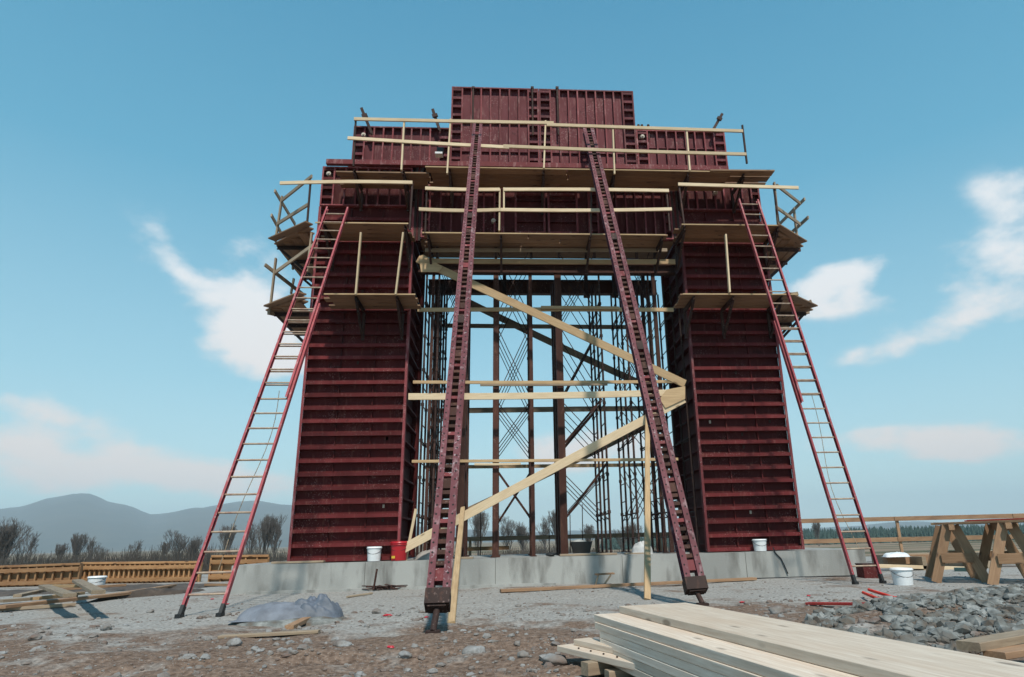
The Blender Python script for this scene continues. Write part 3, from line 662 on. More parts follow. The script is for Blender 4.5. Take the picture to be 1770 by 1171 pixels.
# ------------------------------------------------------------------ rakers
def raker(label, shoe, ground, top, wb, wt):
    G0 = G(*ground); GZ = gh(G0.x, G0.y); TP = A(*top, -.28)
    d0 = ray(*shoe); # shoe point: on the line ground->top in depth, solve for the distance nearest that line
    S = None
    L = TP-G0; nrm = L.cross(rt); S = CAM+d0*((G0-CAM).dot(nrm)/d0.dot(nrm))
    t = thing('steel_raker', label, 'steel brace', (G0.x, G0.y, GZ)); ORG[t.name] = Vector((G0.x, G0.y, GZ))
    x, y, z = frame(S, TP, (0, -1, 0))      # x along, y across, z outwards
    if y.dot(Vector((1, 0, 0))) < 0: pass
    L = (TP-S).length; hw = wb/2; fl = wb*.31; dp = .16; upv = z
    for s in (-1, 1):
        m = MB(); c = y*(s*(hw-fl/2)); side = s
        # channel: web next to the gap, flanges outwards, drawn as a closed profile
        k = s; w2 = fl/2; tt = .009
        pl = [(-w2*k, -dp/2), (w2*k, -dp/2), (w2*k, -dp/2+tt), ((-w2+tt)*k, -dp/2+tt), ((-w2+tt)*k, dp/2-tt), (w2*k, dp/2-tt), (w2*k, dp/2), (-w2*k, dp/2)]
        if k < 0: pl = pl[::-1]
        m.prof(S+c, TP+c, pl, upv, 0)
        q = .12
        while q < L-.1:      # punched holes along the face flange (both edges)
            ctr = S+c+x*q+z*(dp/2+.0015)+y*(s*w2*.25)
            m.tube(ctr-z*.001, ctr+z*.0012, .013, 6, mi=1, smooth=False); q += .125
        # big holes through the web
        m.build('channel', [RAKER, HOLE], t)
    q = .25; k = 0
    while q < L-.1:
        c = S+x*q; g = hw-fl
        m = MB(); m.beam(c-y*(g+.004), c+y*(g+.004), .056 if k % 9 else .15, .09, z); m.build('batten', BROWNST if k % 5 else FRAME, t)
        q += .135; k += 1
    for q in (L*.36, L*.62):
        m = MB(); m.beam(S+x*(q-.1)+z*(dp/2+.008)-y*0, S+x*(q+.1)+z*(dp/2+.008), wb*.42, .008, z); m.build('splice_plate', DARKST, t)
    m = MB(); m.beam(S-x*.10, S+x*.07, wb*1.06, dp*1.2, z); m.beam(S-x*.12, S-x*.10, wb*.8, dp*.9, z); m.build('shoe', DARKST, t)
    Gp = Vector((G0.x, G0.y, GZ)); J = S-x*.11
    m = MB(); m.tube(Gp+Vector((0, 0, .02)), J, .034, 10); m.box((Gp.x-.07, Gp.y-.06, GZ-.02), (Gp.x+.07, Gp.y+.06, GZ+.03)); m.build('jack_screw', DARKST, t)
    m = MB(); m.beam(TP-x*.05, TP+x*.1, wb*.7, dp*.9, z); m.tube(TP+x*.05-y*wb*.5, TP+x*.05+y*wb*.5, .02, 8); m.build('head', DARKST, t)
    return t
raker('left of the two long perforated steel rakers leaning on the top panels', (757, 1035), (748, 1103), (826, 217), .24, .19)
raker('right of the two long perforated steel rakers leaning on the top panels', (1201, 1010), (1215, 1050), (1016, 224), .275, .19)

# ------------------------------------------------------------------ ladders
def ladder(label, bl, br, tl, tr, ytop, fly0, base1):
    BL, BR = G(*bl), G(*br); BL.z = gh(BL.x, BL.y); BR.z = gh(BR.x, BR.y)
    TL, TR = A(*tl, ytop), A(*tr, ytop)
    # make the sides parallel: keep mid-lines, common width
    mb_, mt_ = (BL+BR)/2, (TL+TR)/2; wv = ((BR-BL)+(TR-TL)*1.0); wv = Vector((1, 0.02, 0)).normalized(); W = .262
    t = thing('extension_ladder', label, 'ladder', mb_)
    x = (mt_-mb_).normalized(); L = (mt_-mb_).length; nrm = x.cross(wv).normalized()
    if nrm.y > 0: nrm = -nrm
    for nm, q0, q1, off, ww in (('base_section', 0.0, base1*L, 0.0, W), ('fly_section', fly0*L, L, .062, W-.032)):
        sec = bpy.data.objects.new(nm, None); col.objects.link(sec); sec.parent = t; ORG[sec.name] = ORG[t.name]
        for s in (-1, 1):
            a = mb_+x*q0+wv*(s*ww)+nrm*off; b = mb_+x*q1+wv*(s*ww)+nrm*off
            m = MB(); m.channel(a, b, .036, .085, .006, nrm, 1 if s > 0 else -1) ; build_sub(m, 'side_rail', LADR, sec)
            if nm == 'base_section':
                m = MB(); m.box((a.x-.035, a.y-.07, a.z-.03), (a.x+.035, a.y+.06, a.z+.05)); m.beam(a+x*.02, a+x*.16, .045, .09, nrm); build_sub(m, 'foot', BLACK, sec)
        q = math.ceil((q0+.12)/.31)*.31
        while q < q1-.04:
            c = mb_+x*q+nrm*off; m = MB(); m.tube(c-wv*(ww-.012), c+wv*(ww-.012), .016, 8); build_sub(m, 'rung', RUNG, sec); q += .31
    # pull rope hanging down the back of the rungs
    pts = []; e = mb_+x*(fly0*L+.2)+wv*.05+nrm*.02
    for i in range(12):
        k = i/11; pts.append(e+(mb_+x*.6-e)*k+wv*(.05*math.sin(k*7))+Vector((0, .25*math.sin(k*3.14), 0)))
    m = MB(); m.path(pts, .006, 5); m.build('rope', GREYW, t)
    return t
ladder('left red extension ladder leaning on the left leg platform', (312, 1074), (376, 1064), (568, 364), (601, 364), -1.0, .40, .66)
ladder('right red extension ladder leaning on the right leg platform', (1477, 1012), (1527, 1008), (1276, 348), (1307, 350), -1.0, .40, .62)

# ------------------------------------------------------------------ things on the footing
def bucket(label, px, py, Y, r, h, mat, z=None, lid=False, nm='bucket'):
    P = A(px, py, Y) if z is None else G(px, py, z); c = Vector((P.x, P.y, FZ+.012 if z is None else gh(P.x, P.y)))
    t = thing(nm, label, 'bucket', c)
    m = MB(); m.lathe(c, [(r*.86, 0), (r*.9, h*.3), (r*.97, h*.8), (r*1.0, h), (r*.95, h), (r*.9, h*.8), (r*.8, .02)], 24); m.build('tub', mat, t)
    m = MB(); m.lathe(c+Vector((0, 0, h*.86)), [(r*.985, 0), (r*1.06, .004), (r*1.06, .02), (r*.99, .024)], 24, capb=False); m.build('rim', mat, t)
    if lid: m = MB(); m.lathe(c+Vector((0, 0, h)), [(r*1.07, -.01), (r*1.07, .02), (r*.9, .035), (.01, .04)], 24, capb=False); m.build('lid', mat, t)
    m = MB(); m.path([c+Vector((r*1.03*math.cos(a), -r*1.03*math.sin(a)*.9, h*.83-.10*math.sin(a))) for a in [math.pi*i/8 for i in range(9)]], .004, 5); m.build('handle', DARKST, t)
    return t
bucket('white plastic bucket on the footing before the left leg', 646, 972, -.15, .15, .29, WHITE)
t = bucket('red plastic drum with a yellow tag on the footing beside the white bucket', 689, 972, -.15, .18, .35, REDPL, lid=True, nm='drum')
P = A(681, 963, -.34); m = MB(); m.box((P.x-.05, -.342, P.z-.03), (P.x+.02, -.336, P.z+.02)); m.build('tag_label', YEL, t)
bucket('white plastic bucket on the footing before the right leg', 1314, 948, -.12, .15, .25, WHITE)
bucket('milky white bucket on the ground right of the right ladder', 1562, 1012, 0, .18, .28, WHITE, z=0)
bucket('white bucket among the scrap boards on the far left', 165, 1018, 0, .2, .3, WHITE, z=0)
# black tub with boards behind it
P = A(1006, 965, .05); c = Vector((P.x, .15, FZ+.06)); t = thing('mortar_tub', 'black mortar tub standing on a board in the middle of the footing', 'tub', c)
m = MB(); m.add([c+Vector(v) for v in [(-.17, -.14, 0), (.17, -.14, 0), (.17, .14, 0), (-.17, .14, 0), (-.23, -.2, .24), (.23, -.2, .24), (.23, .2, .24), (-.23, .2, .24), (-.2, -.17, .24), (.2, -.17, .24), (.2, .17, .24), (-.2, .17, .24), (-.15, -.12, .03), (.15, -.12, .03), (.15, .12, .03), (-.15, .12, .03)]],
               [(0, 3, 2, 1), (0, 1, 5, 4), (1, 2, 6, 5), (2, 3, 7, 6), (3, 0, 4, 7), (4, 5, 9, 8), (5, 6, 10, 9), (6, 7, 11, 10), (7, 4, 8, 11), (8, 9, 13, 12), (9, 10, 14, 13), (10, 11, 15, 14), (11, 8, 12, 15), (12, 13, 14, 15)]); m.build('tub_body', BLACK, t)
m = MB(); rock(m, (c.x, c.y, c.z+.21), .17, .4, .3, 2, True); m.build('mortar_heap', CONC, t)
board('plank', (A(968, 969, -.1).x, -.1, FZ+.035), (A(1066, 966, -.1).x, -.12, FZ+.035), .22, .04, GREYW, label='brown plank lying under the black mortar tub', cat='plank')
board('plank', (A(790, 975, -.2).x, -.2, FZ+.03), (A(818, 974, -.2).x, -.22, FZ+.03), .12, .04, GREYW, label='short scrap of wood on the footing right of the left raker', cat='plank')
board('plank', (A(1080, 966, -.1).x, -.15, FZ+.03), (A(1120, 964, -.1).x, -.1, FZ+.03), .12, .03, GREYW, label='short scrap of wood on the footing by the pale sack', cat='plank')
m = MB(); P = A(952, 967, -.1); rock(m, (P.x, -.1, FZ+.05), .11, .35, .3, 1, True); tag(m.build('glove', BLACK), 'crumpled dark glove on the footing left of the mortar tub', 'glove')
def lump(nm, label, cat, c, rx, ry, h, mat, seed=0, n=26, wr=.18):
    m = MB(); vs = []; fs = []
    for j in range(n+1):
        for i in range(n+1):
            u = i/n*2-1; v = j/n*2-1; q = max(0, 1-(abs(u)**2.4+abs(v)**2.4)); hh = h*q**.5
            hh *= 1+wr*2*N_((u*2.3+seed, v*2.3, 1))+wr*N_((u*6+seed, v*6, 2))
            ang = .15*N_((u+seed, v, 4)); vs.append((c[0]+rx*(u+ang*.5), c[1]+ry*(v+ang), c[2]+max(0, hh)+(.004 if q > 0 else -.02)))
    for j in range(n):
        for i in range(n): fs.append((j*(n+1)+i, j*(n+1)+i+1, (j+1)*(n+1)+i+1, (j+1)*(n+1)+i))
    m.add(vs, fs, 0, True); return tag(m.build(nm, mat), label, cat)
P = A(1112, 960, .3); lump('sack', 'pale slumped sack on the footing behind the upright prop', 'sack', (P.x, .4, FZ+.01), .24, .2, .24, plain('pale_sack', (.5, .5, .5), .7), 3)
P = A(745, 968, .2); lump('sack', 'grey slumped sack on the footing between the left leg and left raker', 'sack', (P.x, .3, FZ+.01), .35, .2, .17, plain('grey_sack', (.33, .31, .29), .7), 9)
# cable over the footing on the right
m = MB(); pts = [A(1336, 946, FY-.02), A(1340, 956, FY-.02), A(1350, 966, FY-.02), A(1356, 978, FY-.03), A(1362, 992, FY-.03)]
m.path(pts, .012, 6); tag(m.build('cable', BLACK), 'thin black cable hanging down the footing face below the right leg', 'cable')
m = MB(); g0 = [G(1050, 1012), G(1150, 1008), G(1250, 1003), G(1330, 998), G(1400, 996), G(1470, 999)]
m.path([Vector((p.x, min(p.y, FY-.1), gh(p.x, p.y)+.015)) for p in g0], .014, 6); tag(m.build('cable', BLACK), 'black cable running along the ground at the foot of the footing', 'cable')
for k, (px, py, q, w) in enumerate(((600, 968, 700, .15), (700, 967, 640, .1))):
    pass
board('plank', (A(470, 974, -.1).x, .0, FZ+.03), (A(560, 972, -.1).x, .0, FZ+.03), .3, .04, GREYW, label='weathered board on the footing at the left leg outer foot', cat='plank')

# ------------------------------------------------------------------ ground scraps
def gboard(label, p, q, w=.14, h=.04, mat=GREYW, z=.03, cat='board', nm='scrap_board'):
    a, b = G(*p, z), G(*q, z); a.z = gh(a.x, a.y)+h/2+.01+(z-.03); b.z = gh(b.x, b.y)+h/2+.01+(z-.03)
    return board(nm, a, b, w, h, mat, label=label, cat=cat)
gboard('long weathered board lying on the ground along the footing', (865, 1022), (1305, 1003), .16, .05, SAW)
gboard('narrow batten lying against the footing right of the left raker', (790, 1005), (890, 1003), .08, .03)
gboard('white painted strip board on the soil in front of the tarp pile', (380, 1098), (552, 1091), .12, .03, GREYW)
gboard('short dark board poking out from under the tarp pile', (500, 1082), (545, 1062), .1, .05, SAW)
gboard('dark red board half buried behind the rubble mound', (1395, 1040), (1503, 1045), .12, .03, painted('red_stain', (.3, .03, .03), (.35, .05, .04), (.2, .08, .06)))
gboard('stick on the ground at the left of the bar offcuts', (600, 1031), (643, 1026), .04, .03)
t = thing('trestle_scrap', 'small broken wooden stool lying by the footing under the right of centre', 'stool', G(1045, 1008))
P = G(1045, 1010); P.y = -.75
board('top_board', (P.x-.2, P.y, .2), (P.x+.18, P.y+.02, .21), .2, .03, SAW, t)
for s in (-1, 1): board('leg', (P.x-.12+s*.09, P.y-.05, .01), (P.x-.02+s*.13, P.y-.05, .185), .05, .03, GREYW, t)
RC = painted('bright_red_steel', (.55, .03, .02), (.6, .05, .03), (.45, .1, .08))
for i, (p, q) in enumerate((((1492, 1026), (1523, 1039)), ((1502, 1021), (1552, 1037)))):
    a, b = G(*p, .05), G(*q, .05); a.z = .06; b.z = .06; m = MB(); m.tube(a, b, .022, 8); m.tube(b-(b-a)*.04, b+(b-a)*.02, .03, 8)
    tag(m.build('red_rod', RC), ['shorter bright red rod on the ground before the right ladder', 'longer bright red rod on the ground before the right ladder'][i], 'rod')
for i, (px, py, lb) in enumerate(((670, 1066, 'largest red plastic chip, right of the tarp pile'), (737, 1067, 'red plastic chip near the left raker jack'), (392, 1044, 'red chip just right of the left ladder foot'), (367, 1036, 'red chip between the left ladder rails'), (1283, 1044, 'red chip right of the right raker foot'), (1398, 1031, 'red chip behind the dark red board'), (675, 1123, 'orange red chip in the brown soil'), (38, 1050, 'red scrap on boards at the far left'))):
    P = G(px, py); m = MB(); rock(m, (P.x, P.y, gh(P.x, P.y)+.012), .05 if i == 0 else .032, .3, .3, 1); tag(m.build('plastic_chip', REDP), lb, 'chip', 'red chips on the ground')
t = thing('offcut_heap', 'dark heap of bent bar offcuts at the footing with one upright bar', 'scrap', G(660, 1020))
P = G(660, 1020)
for i in range(16):
    a = random.random()*3.14; l = random.uniform(.15, .42); c = Vector((P.x+random.uniform(-.15, .25), min(P.y+random.uniform(-.15, .1), FY-.25), .03+.012*i*.4)); d = Vector((math.cos(a), math.sin(a)*.5, random.uniform(-.03, .08)))
    m = MB(); m.tube(c-d*l, c+d*l, .011, 6); m.build('bar', DARKST, t)
m = MB(); m.tube(Vector((P.x-.1, -.75, .02)), Vector((P.x-.06, -.7, .42)), .02, 8); m.build('upright_bar', BROWNST, t)
# tarp-covered pile
P = G(490, 1074); c = Vector((P.x, P.y+.15, 0)); t = thing('tarp_pile', 'heap of material under a grey blue tarp right of the left ladder', 'tarp', c)
def heap(nm, c, rx, ry, h, mat, seed, par, fold=.12):
    m = MB(); n = 44; vs = []
    for j in range(n+1):
        for i in range(n+1):
            u = i/n*2-1; v = j/n*2-1; q = max(0, 1-(abs(u)**2.2+abs(v)**2.0)); hh = h*q**.6
            fo = fold*(abs(N_((u*2.2+seed, v*3.2, 1)))*1.6-.4)+.35*fold*N_((u*8+seed, v*7, 2))
            hh = hh*(1+fo*2.2); k = 1+.10*N_((u*2+seed, v*2, 5))
            vs.append((c.x+rx*u*k, c.y+ry*v*k, c.z+max(0, hh)-(.03 if q == 0 else 0)))
    fs = [(j*(n+1)+i, j*(n+1)+i+1, (j+1)*(n+1)+i+1, (j+1)*(n+1)+i) for j in range(n) for i in range(n)]
    m.add(vs, fs, 0, True); return m.build(nm, mat, par)
heap('gravel_base', c+Vector((0, .02, -.02)), .72, .45, .08, RUBBLE, 1, t, .1)
heap('tarp_sheet', c+Vector((-.12, .06, .05)), .50, .36, .16, TARP, 4, t, .06)
heap('tarp_sheet', c+Vector((.30, .12, .02)), .36, .30, .23, plain('blue_grey_sheet', (.12, .14, .18), .6, (.08, .095, .12), 4, 0, .02), 13, t, .28)

# ------------------------------------------------------------------ foreground plank stack
LUMB = wood('planed_lumber', (0.68, 0.55, 0.45), (0.86, 0.75, 0.65), (0.70, 0.54, 0.42), .6)
def lumber(label, p0, p1, wdir, W, z, th, mat=WOODP, knots=0):
    """p0, p1: the near-left long edge at height z (top surface); the plank extends by W along wdir"""
    c = wdir*(W/2); mat = LUMB; return board('plank', p0+c-Vector((0, 0, th/2)), p1+c-Vector((0, 0, th/2)), W, th, mat, label=label, cat='plank', group='planks stacked in the foreground', ch=.003)
ZP = .40; TH = .048
a = G(1070, 1048, ZP); b = G(1770, 1215, ZP); e = G(1136, 1038, ZP); dr = (b-a).normalized(); wd = (e-a); wd -= dr*wd.dot(dr); WID = max(.2, wd.length); wd.normalize()
L = 5.2
lumber('topmost and widest plank of the foreground stack', a, a+dr*L, wd, WID*1.25, ZP, TH)
def up1(px, py, z): return G(px, py, z)
lab = ['second plank of the foreground stack, just under the topmost', 'third plank from the top of the foreground stack', 'fourth plank from the top of the foreground stack', 'fifth plank from the top of the foreground stack', 'sixth plank from the top of the foreground stack', 'plank lying at the bottom of the foreground stack']
starts = [(1031, 1062), (1036, 1075), (1043, 1090), (1045, 1103), (1048, 1112), (1050, 1122)]
for i, (px, py) in enumerate(starts):
    z = ZP-(TH+.002)*(i+1); p = G(px, py, z+0.0)
    # share one long side line: shift along its direction only
    base = a-wd*(.20 if i == 0 else .205+.004*(i % 2)); q = base+dr*((p-base).dot(dr)); q.z = z
    lumber(lab[i], q, q+dr*L, wd, .50, z, TH)
zb = ZP-(TH+.002)*6-TH
for k, q in enumerate((.5, 2.2, 3.9)):
    c = a+dr*q; c.z = zb/2; board('bearer', c-wd*.3, c+wd*.45, .09, max(.03, zb), GREYW, label=['bearer under the far end of the plank stack', 'bearer under the middle of the plank stack', 'bearer under the near end of the plank stack'][k], cat='bearer')
a2 = G(963, 1116, .13); b2 = G(1260, 1185, .13); d2 = (b2-a2).normalized(); w2 = Vector((-d2.y, d2.x, 0))
if w2.y < 0: w2 = -w2
board('plank', a2+w2*.12-Vector((0, 0, .022)), a2+w2*.12+d2*4-Vector((0, 0, .022)), .24, .044, LUMB, label='low plank with a row of nails left of the foreground stack', cat='plank')
board('plank', a2+w2*.17+d2*.08+Vector((0, 0, .022)), a2+w2*.17+d2*4+Vector((0, 0, .022)), .14, .042, LUMB, label='narrow plank lying on the low nailed plank', cat='plank')
m = MB()
for i in range(14):
    c = a2+d2*(.25+i*.16)+w2*.035+Vector((0, 0, .002)); m.tube(c, c+Vector((0, 0, .008)), .007, 6)
tag(m.build('nail_row', DARKST), 'row of dark nail heads along the edge of the low plank', 'nails')
for k in range(2):
    c = a2+w2*.12+d2*(.5+1.8*k); c.z = .043; board('bearer', c-w2*.2, c+w2*.2, .09, .084, GREYW, label=['bearer under the far end of the low nailed plank', 'bearer under the near end of the low nailed plank'][k], cat='bearer')
gboard('brown weathered plank at the right edge, upper one of two', (1675, 1125), (1800, 1098), .14, .05, GREYW, .2)
gboard('brown weathered plank at the right edge, lower one of two', (1720, 1140), (1830, 1118), .13, .04, SAW, .16)

# ------------------------------------------------------------------ right: sawhorses, boards, rail fence
def sawhorse(label, c, ang, h=.9, ln=1.1, sp=.42):
    t = thing('sawhorse', label, 'sawhorse', c); ca, sa = math.cos(ang), math.sin(ang)
    def W(x, y, z): return Vector((c.x+x*ca-y*sa, c.y+x*sa+y*ca, c.z+z))
    board('top_beam', W(-ln/2, 0, h-.05), W(ln/2, 0, h-.05), .09, .1, SAW, t)
    for e in (-1, 1):
        for s in (-1, 1): board('leg', W(e*(ln/2-.08), s*sp, 0), W(e*(ln/2-.16), s*.055, h-.02), .04, .16, SAW, t, (0, 0, 1) if 0 else (-sa, ca, 0))
        board('tie_board', W(e*(ln/2-.06), -sp*.62, h*.42), W(e*(ln/2-.06), sp*.62, h*.42), .03, .17, SAW, t)
    board('side_rail', W(-ln/2+.1, .0, h*.42), W(ln/2-.1, 0, h*.42), .04, .1, GREYW, t)
    return t
n1 = G(1662, 1007); n1.z = 0; n2 = G(1764, 1012); n2.z = 0; ua = RD(62); uu = Vector((math.cos(ua), math.sin(ua), 0)); HH = 1.0
sawhorse('farther sawhorse carrying boards on the right', n1+uu*.7, ua, HH, 1.6, .40)
sawhorse('nearer sawhorse carrying boards at the right edge of the photo', n2+uu*.7, ua, HH, 1.6, .40)
dd = (n2-n1).normalized(); pp = Vector((-dd.y, dd.x, 0))
for i in range(6):
    o = .05+.24*i; a = n1-dd*(.30+.12*((i*5) % 3))+pp*o; b = n2+dd*(1.9+.1*i)+pp*o; a.z = b.z = HH+.02+.0*(i % 2)
    board('loose_board', a, b, .2, .038, [SAW, WOOD, GREYW, WOOD, SAW, GREYW][i], label='%s board resting across the two sawhorses' % ['nearest', 'second nearest', 'third nearest', 'third farthest', 'second farthest', 'farthest'][i], cat='board', group='boards across the sawhorses')
a = n1+dd*.1+pp*.3; b = n2+dd*1.8+pp*.35; a.z = b.z = HH+.055; board('loose_board', a, b, .10, .02, painted('dull_red_steel', (.22, .02, .02), (.28, .03, .03), (.25, .08, .07)), label='thin red board lying on top of the boards across the sawhorses', cat='board')
a = n1-dd*.1+pp*.7; b = n2+dd*1.2+pp*.65; a.z = b.z = HH+.06; board('loose_board', a, b, .16, .035, SAW, label='brown board lying behind the thin red board on the sawhorses', cat='board')
# rail fence behind
def fence(label, pts, Y0, Y1, hz):
    t = thing('rail_fence', label, 'fence', (pts[0], Y0, 0))
    n = len(pts)
    for i, x in enumerate(pts):
        y = Y0+(Y1-Y0)*i/(n-1); g_ = gh(x, y); board('fence_post', (x, y, g_-.1), (x, y, hz+.03), .09, .06, SAW, t, (0, -1, 0))
        if i:
            y_ = Y0+(Y1-Y0)*(i-1)/(n-1)
            for z in (hz, hz-.62): board('rail', (pts[i-1]-.1, y_-.05, z), (x+.1, y-.05, z), .04, .13, SAW if z < hz else DECK, t)
    return t
fa = G(1395, 921, 1.05); 
fence('pale timber rail fence behind the right leg and sawhorses', [8.6, 12.2, 15.8, 19.4, 23], 6.2, 4.5, 1.28)
fence('timber rail fence behind the footing, seen through the opening', [-3.2, -1.2, .8, 2.8, 4.8, 6.6, 8.4], 7.4, 6.2, .98)
# plywood sheets / ledges behind the opening at the left
board('plank', A(795, 950, 4.2), A(880, 947, 4.2), .05, .1, ORANGE, label='orange board on the rear fence behind the left of the opening', cat='board')
for px, h_ in ((1013, .3), (950, .35), (1005, .8), (835, .5)):
    pass
for i, (px, y0_, y1_) in enumerate(((831, 960, 880), (949, 957, 915), (985, 962, 890), (1006, 940, 872))):
    a_, b_ = A(px, y0_, 3.4), A(px, y1_, 3.4); a_.z = FZ if False else a_.z; m = MB(); m.tube(Vector((a_.x, 3.35, 0)), Vector((b_.x, 3.35, b_.z)), .013, 6)
    tag(m.build('rebar_stake', DARKST), 'thin upright bar stake behind the footing, number %s from the left' % ['one', 'two', 'three', 'four'][i], 'stake', 'bar stakes behind the footing')
# right: red-brown box, white pipes and boards behind the ladder
P = G(1512, 1001); t = thing('tool_box', 'dark red metal box behind the right ladder foot', 'box', (P.x, P.y+.3, 0))
m = MB(); m.box((P.x-.15, P.y+.1, gh(P.x, P.y)), (P.x+.14, P.y+.4, .27)); m.build('box_body', painted('box_red', (.10, .02, .02), (.14, .03, .03), (.2, .08, .07)), t)
m = MB(); m.box((P.x-.16, P.y+.09, .272), (P.x+.15, P.y+.41, .29)); m.build('lid', DARKST, t)
P = A(1555, 966, 1.2); lump('white_sheet', 'white plastic sheet bundled on the boards right of the footing end', 'sheet', (P.x-.02, 1.3, .33), .30, .2, .075, WHITE, 5)
for i, (x0_, y0_, x1_, y1_, mt, lb) in enumerate(((1500, 978, 1700, 984, WOODP, 'long pale board lying behind the sawhorses, nearest one'), (1530, 968, 1800, 962, SAW, 'thick brown timber lying behind the sawhorses'), (1690, 988, 1800, 1000, WOODP, 'pale board lying between the sawhorse legs'), (1560, 960, 1780, 952, GREYW, 'grey timber farthest back behind the sawhorses'))):
    a_, b_ = A(x0_, y0_, 1.0+.5*i), A(x1_, y1_, 1.0+.5*i); board('long_timber', a_, b_, .2, .08 if i != 1 else .22, mt, label=lb, cat='timber')
for i in range(3):
    m = MB(); m.box((8.2+1.6*i, .9, 0), (8.3+1.6*i, 3.2, .26+.05*i))
    tag(m.build('timber_bearer', GREYW), '%s low timber bearer under the long timbers behind the sawhorses' % ['leftmost', 'middle', 'rightmost'][i], 'timber')
board('crate_bit', G(1650, 988), G(1675, 988), .2, .16, plain('green_box', (.03, .08, .08), .6), label='small dark green box on the ground between the sawhorse legs', cat='box')

# ------------------------------------------------------------------ left: wooden wall form and scrap boards
def wallform(label, px0, px1, yb0, yb1, yt0, yt1, n, mat):
    B0, B1 = G(px0, yb0), G(px1, yb1); h0 = A(px0, yt0, B0.y).z; h1 = A(px1, yt1, B1.y).z
    B0.z = gh(B0.x, B0.y)-.05; B1.z = gh(B1.x, B1.y)-.05
    t = thing('wall_form', label, 'formwork', (B0+B1)/2)
    T0 = Vector((B0.x, B0.y, h0)); T1 = Vector((B1.x, B1.y, h1)); dv = (B1-B0).normalized(); nv = Vector((dv.y, -dv.x, 0)).normalized()
    m = MB(); bk = -nv*.06; m.add([B0, B1, T1, T0, B0+bk, B1+bk, T1+bk, T0+bk], [(0, 1, 2, 3), (7, 6, 5, 4), (0, 4, 5, 1), (1, 5, 6, 2), (2, 6, 7, 3), (3, 7, 4, 0)]); m.build('ply_sheet', mat, t)
    board('top_plate', T0+nv*.05, T1+nv*.05, .11, .06, mat, t); hh = (h0-B0.z)
    for fr in (.25, .8): board('waler', B0+(T0-B0)*fr+nv*.11, B1+(T1-B1)*fr+nv*.11, .05, .1, mat, t)
    for i in range(n+1):
        k = i/n; a_ = B0.lerp(B1, k)+nv*.045; b_ = T0.lerp(T1, k)+nv*.045; b_.z -= .035; board('stud', a_, b_, .045, .085, mat, t, tuple(nv))
    return t
wallform('timber wall form at the far left edge, shade painted into its brown', -60, 136, 1017, 1012, 982, 975, 13, wood('shaded_formply', (0.22, 0.11, 0.05), (0.30, 0.17, 0.08), (0.16, 0.07, 0.03)))  # darker copy of the orange ply: shade from its facing put into the colour
wallform('orange timber wall form with close studs left of the left ladder', 138, 345, 1010, 1006, 974, 972, 24, ORANGE)
wallform('short timber form with upright studs beside the footing left end', 362, 462, 1006, 1003, 962, 961, 5, ORANGE)
# dark soil bank in front of the wall forms
def bank(label, pts, w, h, seed):
    P = [G(*p) for p in pts]; m = MB(); vs = []; fs = []; nn = 40; mm = 8
    for i in range(nn+1):
        k = i/nn*(len(P)-1); j = min(int(k), len(P)-2); q = P[j].lerp(P[j+1], k-j)
        for r in range(mm+1):
            s = r/mm*2-1; vs.append((q.x+.2*N_((q.x, s, seed)), q.y+s*w, gh(q.x, q.y)-.03+h*(1-s*s)*(.6+.5*abs(N_((q.x*2, s*3, seed+2))))*math.sin(math.pi*min(1, max(0, i/nn)))**.4+.04*N_((q.x*5, s*4, seed))))
    for i in range(nn):
        for r in range(mm): fs.append((i*(mm+1)+r, (i+1)*(mm+1)+r, (i+1)*(mm+1)+r+1, i*(mm+1)+r+1))
    m.add(vs, fs, 0, True); tag(m.build('soil_bank', SOIL), label, 'soil', kind='structure')
bank('low dark bank of dug soil between the scrap boards and the left wall forms', [(-80, 1030), (60, 1026), (200, 1018), (400, 1012)], 1.2, .16, 2)
bank('dark ridge of soil left of the left ladder', [(170, 1038), (260, 1030), (350, 1022)], .5, .22, 6)
for (p, q, w, mt, z, lb) in (((76, 1013), (120, 1032), .16, GREYW, .3, 'pale board angled down to the right on the scrap heap, left one'), ((133, 1005), (170, 1026), .16, GREYW, .35, 'pale board angled down to the right beside the far left bucket'),
        ((78, 1014), (150, 1014), .14, WOOD, .25, 'level board at the back of the far left scrap heap'), ((0, 1050), (260, 1022), .2, SAW, .08, 'long dark board running along the front of the far left scrap heap'),
        ((0, 1040), (130, 1030), .2, GREYW, .06, 'grey board behind the long dark board at the far left'), ((60, 1036), (140, 1026), .15, WOOD, .1, 'yellowish board in the middle of the far left scrap heap'), ((-20, 1056), (130, 1046), .1, GREYW, .03, 'thin batten nearest the camera at the far left'),
        ((95, 1020), (215, 1012), .16, SAW, .12, 'brown board behind the far left bucket'), ((185, 1030), (300, 1013), .14, SAW, .05, 'brown board on the soil ridge left of the left ladder'), ((30, 1030), (90, 1018), .12, GREYW, .2, 'short grey board tilted on the far left scrap heap'), ((355, 1012), (425, 1011), .1, SAW, .04, 'short board by the footing left end seen between the ladder rails')):
    gboard(lb, p, q, w, .05, mt, z)

